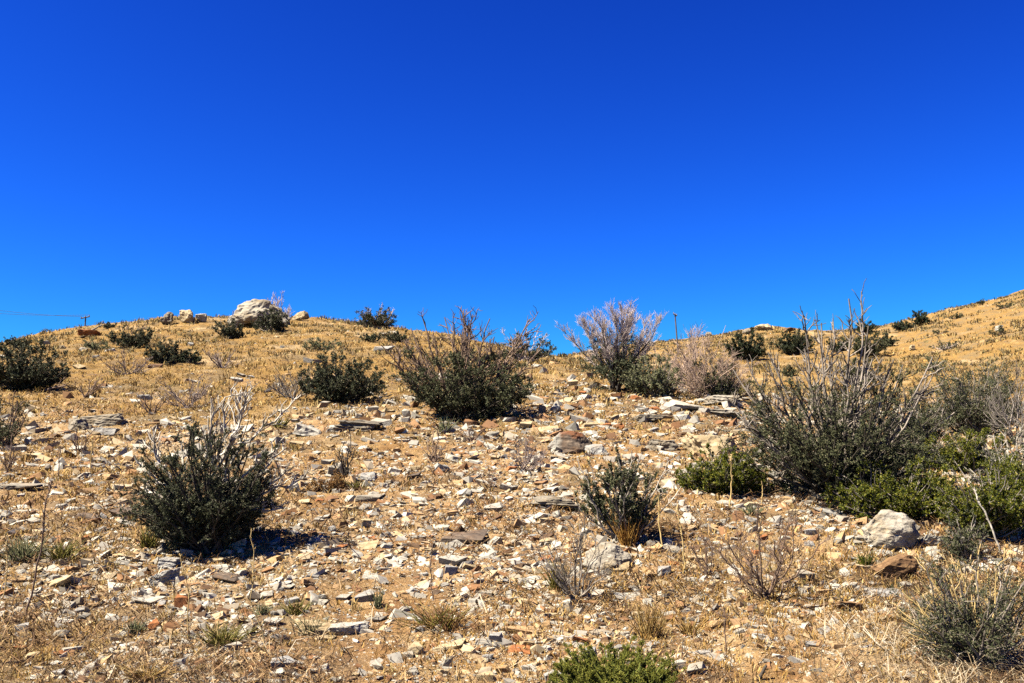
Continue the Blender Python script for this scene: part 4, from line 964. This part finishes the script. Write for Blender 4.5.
# ================================================================== UNCOUNTABLE DRY GRASS AND LITTER
def blades(name, n, label, cat, mat, dens, hpx, hm, wpx, lean, vtop=330, Ymax=140., clump=1, far=False):
    n = int(n * 1.37); u = R.uniform(-360, 1400, n); Y = 1 / R.uniform(1 / Ymax, 1 / 4.2, n)
    if far: Y = R.uniform(26, 140, n)
    x = (u - 512) / F * Y; z = H(x, Y); uu, vv = project(x, Y, z)
    k = R.uniform(0, 1, n) < dens(x, Y, uu, vv); x, Y = x[k], Y[k]
    if clump > 1:
        x = np.repeat(x, clump); Y = np.repeat(Y, clump); sp = 2.6 * Y / F
        x = x + R.normal(size=len(x)) * sp; Y = Y + R.normal(size=len(Y)) * sp * 1.6
    z = H(x, Y); n = len(x); s = Y / F
    h = np.maximum(R.uniform(*hm, n), 0) * R.uniform(.5, 1.2, n); h = np.clip(h, hpx[0] * s, hpx[1] * s)
    w = np.maximum(wpx * s * R.uniform(.6, 1.3, n), .0012)
    a = R.uniform(0, 6.283, n); ln = R.normal(size=(n, 2)) * lean
    sx, sy = np.cos(a) * w / 2, np.sin(a) * w / 2
    b = np.stack([x, Y, z - .004], 1); m = b + np.stack([ln[:, 0] * h * .35, ln[:, 1] * h * .35, h * .6], 1); t = b + np.stack([ln[:, 0] * h, ln[:, 1] * h, h * np.clip(1.05 - .35 * np.hypot(ln[:, 0], ln[:, 1]), .1, 1)], 1)
    sd_ = np.stack([sx, sy, 0 * sx], 1)
    V = np.stack([b - sd_, b + sd_, m + sd_ * .75, m - sd_ * .75, t], 1).reshape(-1, 3)
    i = (np.arange(n) * 5)[:, None]
    o = build(name, V, [i + np.array([0, 1, 2, 3]), i + np.array([3, 2, 4])], mat)
    tag(o, label, cat, kind='stuff'); return o
def d_grass(x, Y, u, v):
    d = np.full(len(x), .55)
    g = smooth(-v, -440, -380); d += .45 * g
    rocky = smooth(u, 260, 340) * smooth(v, 385, 415) * smooth(-v, -590, -540) * smooth(-u, -860, -800); d *= 1 - .72 * rocky
    d *= 1 - .6 * smooth(v, 590, 640) * smooth(u, 240, 300) * smooth(-u, -900, -860)
    d *= 1 - .45 * smooth(v, 480, 540)
    d *= 1 - .6 * smooth(-u, -330, -240) * smooth(v, 520, 560)
    d *= .15 + 1.2 * smooth(fbm(x * .7, Y * .7, 55), .36, .6)
    return d
GRASS = island_mat('dry_grass', [(0, (.12, .058, .018)), (.25, (.32, .175, .045)), (.55, (.49, .30, .08)), (.8, (.59, .41, .145)), (.95, (.68, .53, .27)), (1, (.20, .19, .05))], .8, .25, 1.6)
LITTER = island_mat('litter_stalk', [(0, (.035, .02, .012)), (.45, (.10, .055, .028)), (.75, (.24, .14, .065)), (1, (.46, .33, .18))], .85, .1)
blades('dry_grass', 85000, 'short golden dry grass covering the slope between the stones', 'dry grass', GRASS, d_grass, (2.2, 11), (.02, .09), 1.0, .7, clump=4)
def d_lit(x, Y, u, v):
    d = .36 - .08 * smooth(-u, -330, -200) * smooth(v, 490, 540) + .5 * smooth(u, 850, 930) * smooth(v, 600, 640)
    return d * (.2 + 1.1 * smooth(fbm(x * 1.1, Y * 1.1, 91), .4, .6))
blades('twig_litter', 85000, 'brown broken stalks and twig litter lying between the stones', 'litter', LITTER, d_lit, (2.5, 20), (.03, .13), 1.1, 1.7, Ymax=30., clump=2)
TANGLE = island_mat('bleached_straw', [(0, (.20, .14, .09)), (.4, (.38, .29, .18)), (.8, (.52, .44, .32)), (1, (.62, .56, .46))], .8, .2)
def d_pale(x, Y, u, v): return .9 * smooth(u, 800, 880) * smooth(v, 595, 640) + .02
blades('straw_tangle', 8000, 'pale tangled straw under the bottom right shrub', 'straw', TANGLE, d_pale, (8, 34), (.08, .2), 1.1, 1.3, Ymax=8., clump=2)

TUFT = island_mat('tuft_blade', [(0, (.16, .085, .03)), (.3, (.30, .19, .06)), (.6, (.46, .32, .11)), (.85, (.60, .46, .22)), (1, (.20, .19, .06))], .8, .2, 2.2)
def d_tuft(x, Y, u, v):
    d = .12 + .9 * smooth(-v, -430, -390); rocky = smooth(u, 280, 340) * smooth(v, 385, 415) * smooth(-v, -590, -540)
    return d * (1 - .7 * rocky) * (.2 + smooth(fbm(x * .5, Y * .5, 155), .35, .6))
blades('dry_tufts', 7000, 'fuzzy dry grass tufts dotted over the golden slopes', 'dry grass', TUFT, d_tuft, (3.5, 8), (.08, .2), 1.1, .6, clump=16)

SCRUB = island_mat('scrub_blade', [(0, (.09, .07, .045)), (.35, (.20, .15, .09)), (.6, (.26, .21, .08)), (.85, (.42, .30, .12)), (1, (.10, .11, .05))], .8, .15, 1.1)
def d_scrub(x, Y, u, v): return .1 + .9 * smooth(fbm(x * .22, Y * .14, 255), .42, .6)
blades('dry_scrub', 9000, 'low dusty scrub and rough grass mottling the far slopes', 'scrub', SCRUB, d_scrub, (2.2, 5), (.15, .5), 1.0, .8, clump=14, far=True)
# ================================================================== CAMERA, LIGHT, SKY
cam = bpy.data.cameras.new('camera'); co = bpy.data.objects.new('camera', cam); COL.objects.link(co)
cam.sensor_width = 36; cam.lens = 36 * F / 1024; cam.clip_start = .05; cam.clip_end = 3000
co.location = (0, 0, EYE); co.rotation_euler = (math.pi / 2 + TH, 0, 0); S.camera = co
EL, AZ = math.radians(54), math.radians(-112)      # sun to the left, a little behind the camera
sd = np.array([math.sin(AZ) * math.cos(EL), math.cos(AZ) * math.cos(EL), math.sin(EL)])
sun = bpy.data.lights.new('sun', 'SUN'); sun.energy = 5.0; sun.angle = math.radians(.5); sun.color = (1, .89, .69)
so = bpy.data.objects.new('sun', sun); COL.objects.link(so); so.location = (-20, -5, 30)
import mathutils
so.rotation_euler = mathutils.Vector(sd).to_track_quat('Z', 'Y').to_euler()
w = bpy.data.worlds.new('World'); S.world = w; w.use_nodes = True; nt = w.node_tree
bg = nt.nodes['Background']
sky = nt.nodes.new('ShaderNodeTexSky'); sky.sky_type = 'NISHITA'; sky.sun_disc = False
sky.sun_elevation = EL; sky.sun_rotation = AZ; sky.air_density = 1.; sky.dust_density = .3; sky.ozone_density = 3.; sky.altitude = 600
sp = nt.nodes.new('ShaderNodeSeparateColor'); cb = nt.nodes.new('ShaderNodeCombineColor'); nt.links.new(sky.outputs[0], sp.inputs[0])
for i, (g, k) in enumerate(((1.75, .0049), (1.85, .0196), (1.5, .084))):      # film response of the deep blue sky
    p = nt.nodes.new('ShaderNodeMath'); p.operation = 'POWER'; p.inputs[1].default_value = g; nt.links.new(sp.outputs[i], p.inputs[0])
    q = nt.nodes.new('ShaderNodeMath'); q.operation = 'MULTIPLY'; q.inputs[1].default_value = k * 10 / 2 ** EXPO; nt.links.new(p.outputs[0], q.inputs[0])
    m = nt.nodes.new('ShaderNodeMath'); m.operation = 'MINIMUM'; m.inputs[1].default_value = (9., 5., 1.05)[i] * 10 / 2 ** EXPO; nt.links.new(q.outputs[0], m.inputs[0]); nt.links.new(m.outputs[0], cb.inputs[i])
nt.links.new(cb.outputs[0], bg.inputs[0]); bg.inputs[1].default_value = .1
S.view_settings.view_transform = 'Standard'; S.view_settings.look = 'None'; S.view_settings.exposure = EXPO; S.view_settings.gamma = 1.0
S.view_settings.use_curve_mapping = False
S.cycles.max_bounces = 6; S.cycles.diffuse_bounces = 3; S.cycles.transparent_max_bounces = 4
S.cycles.use_denoising = False
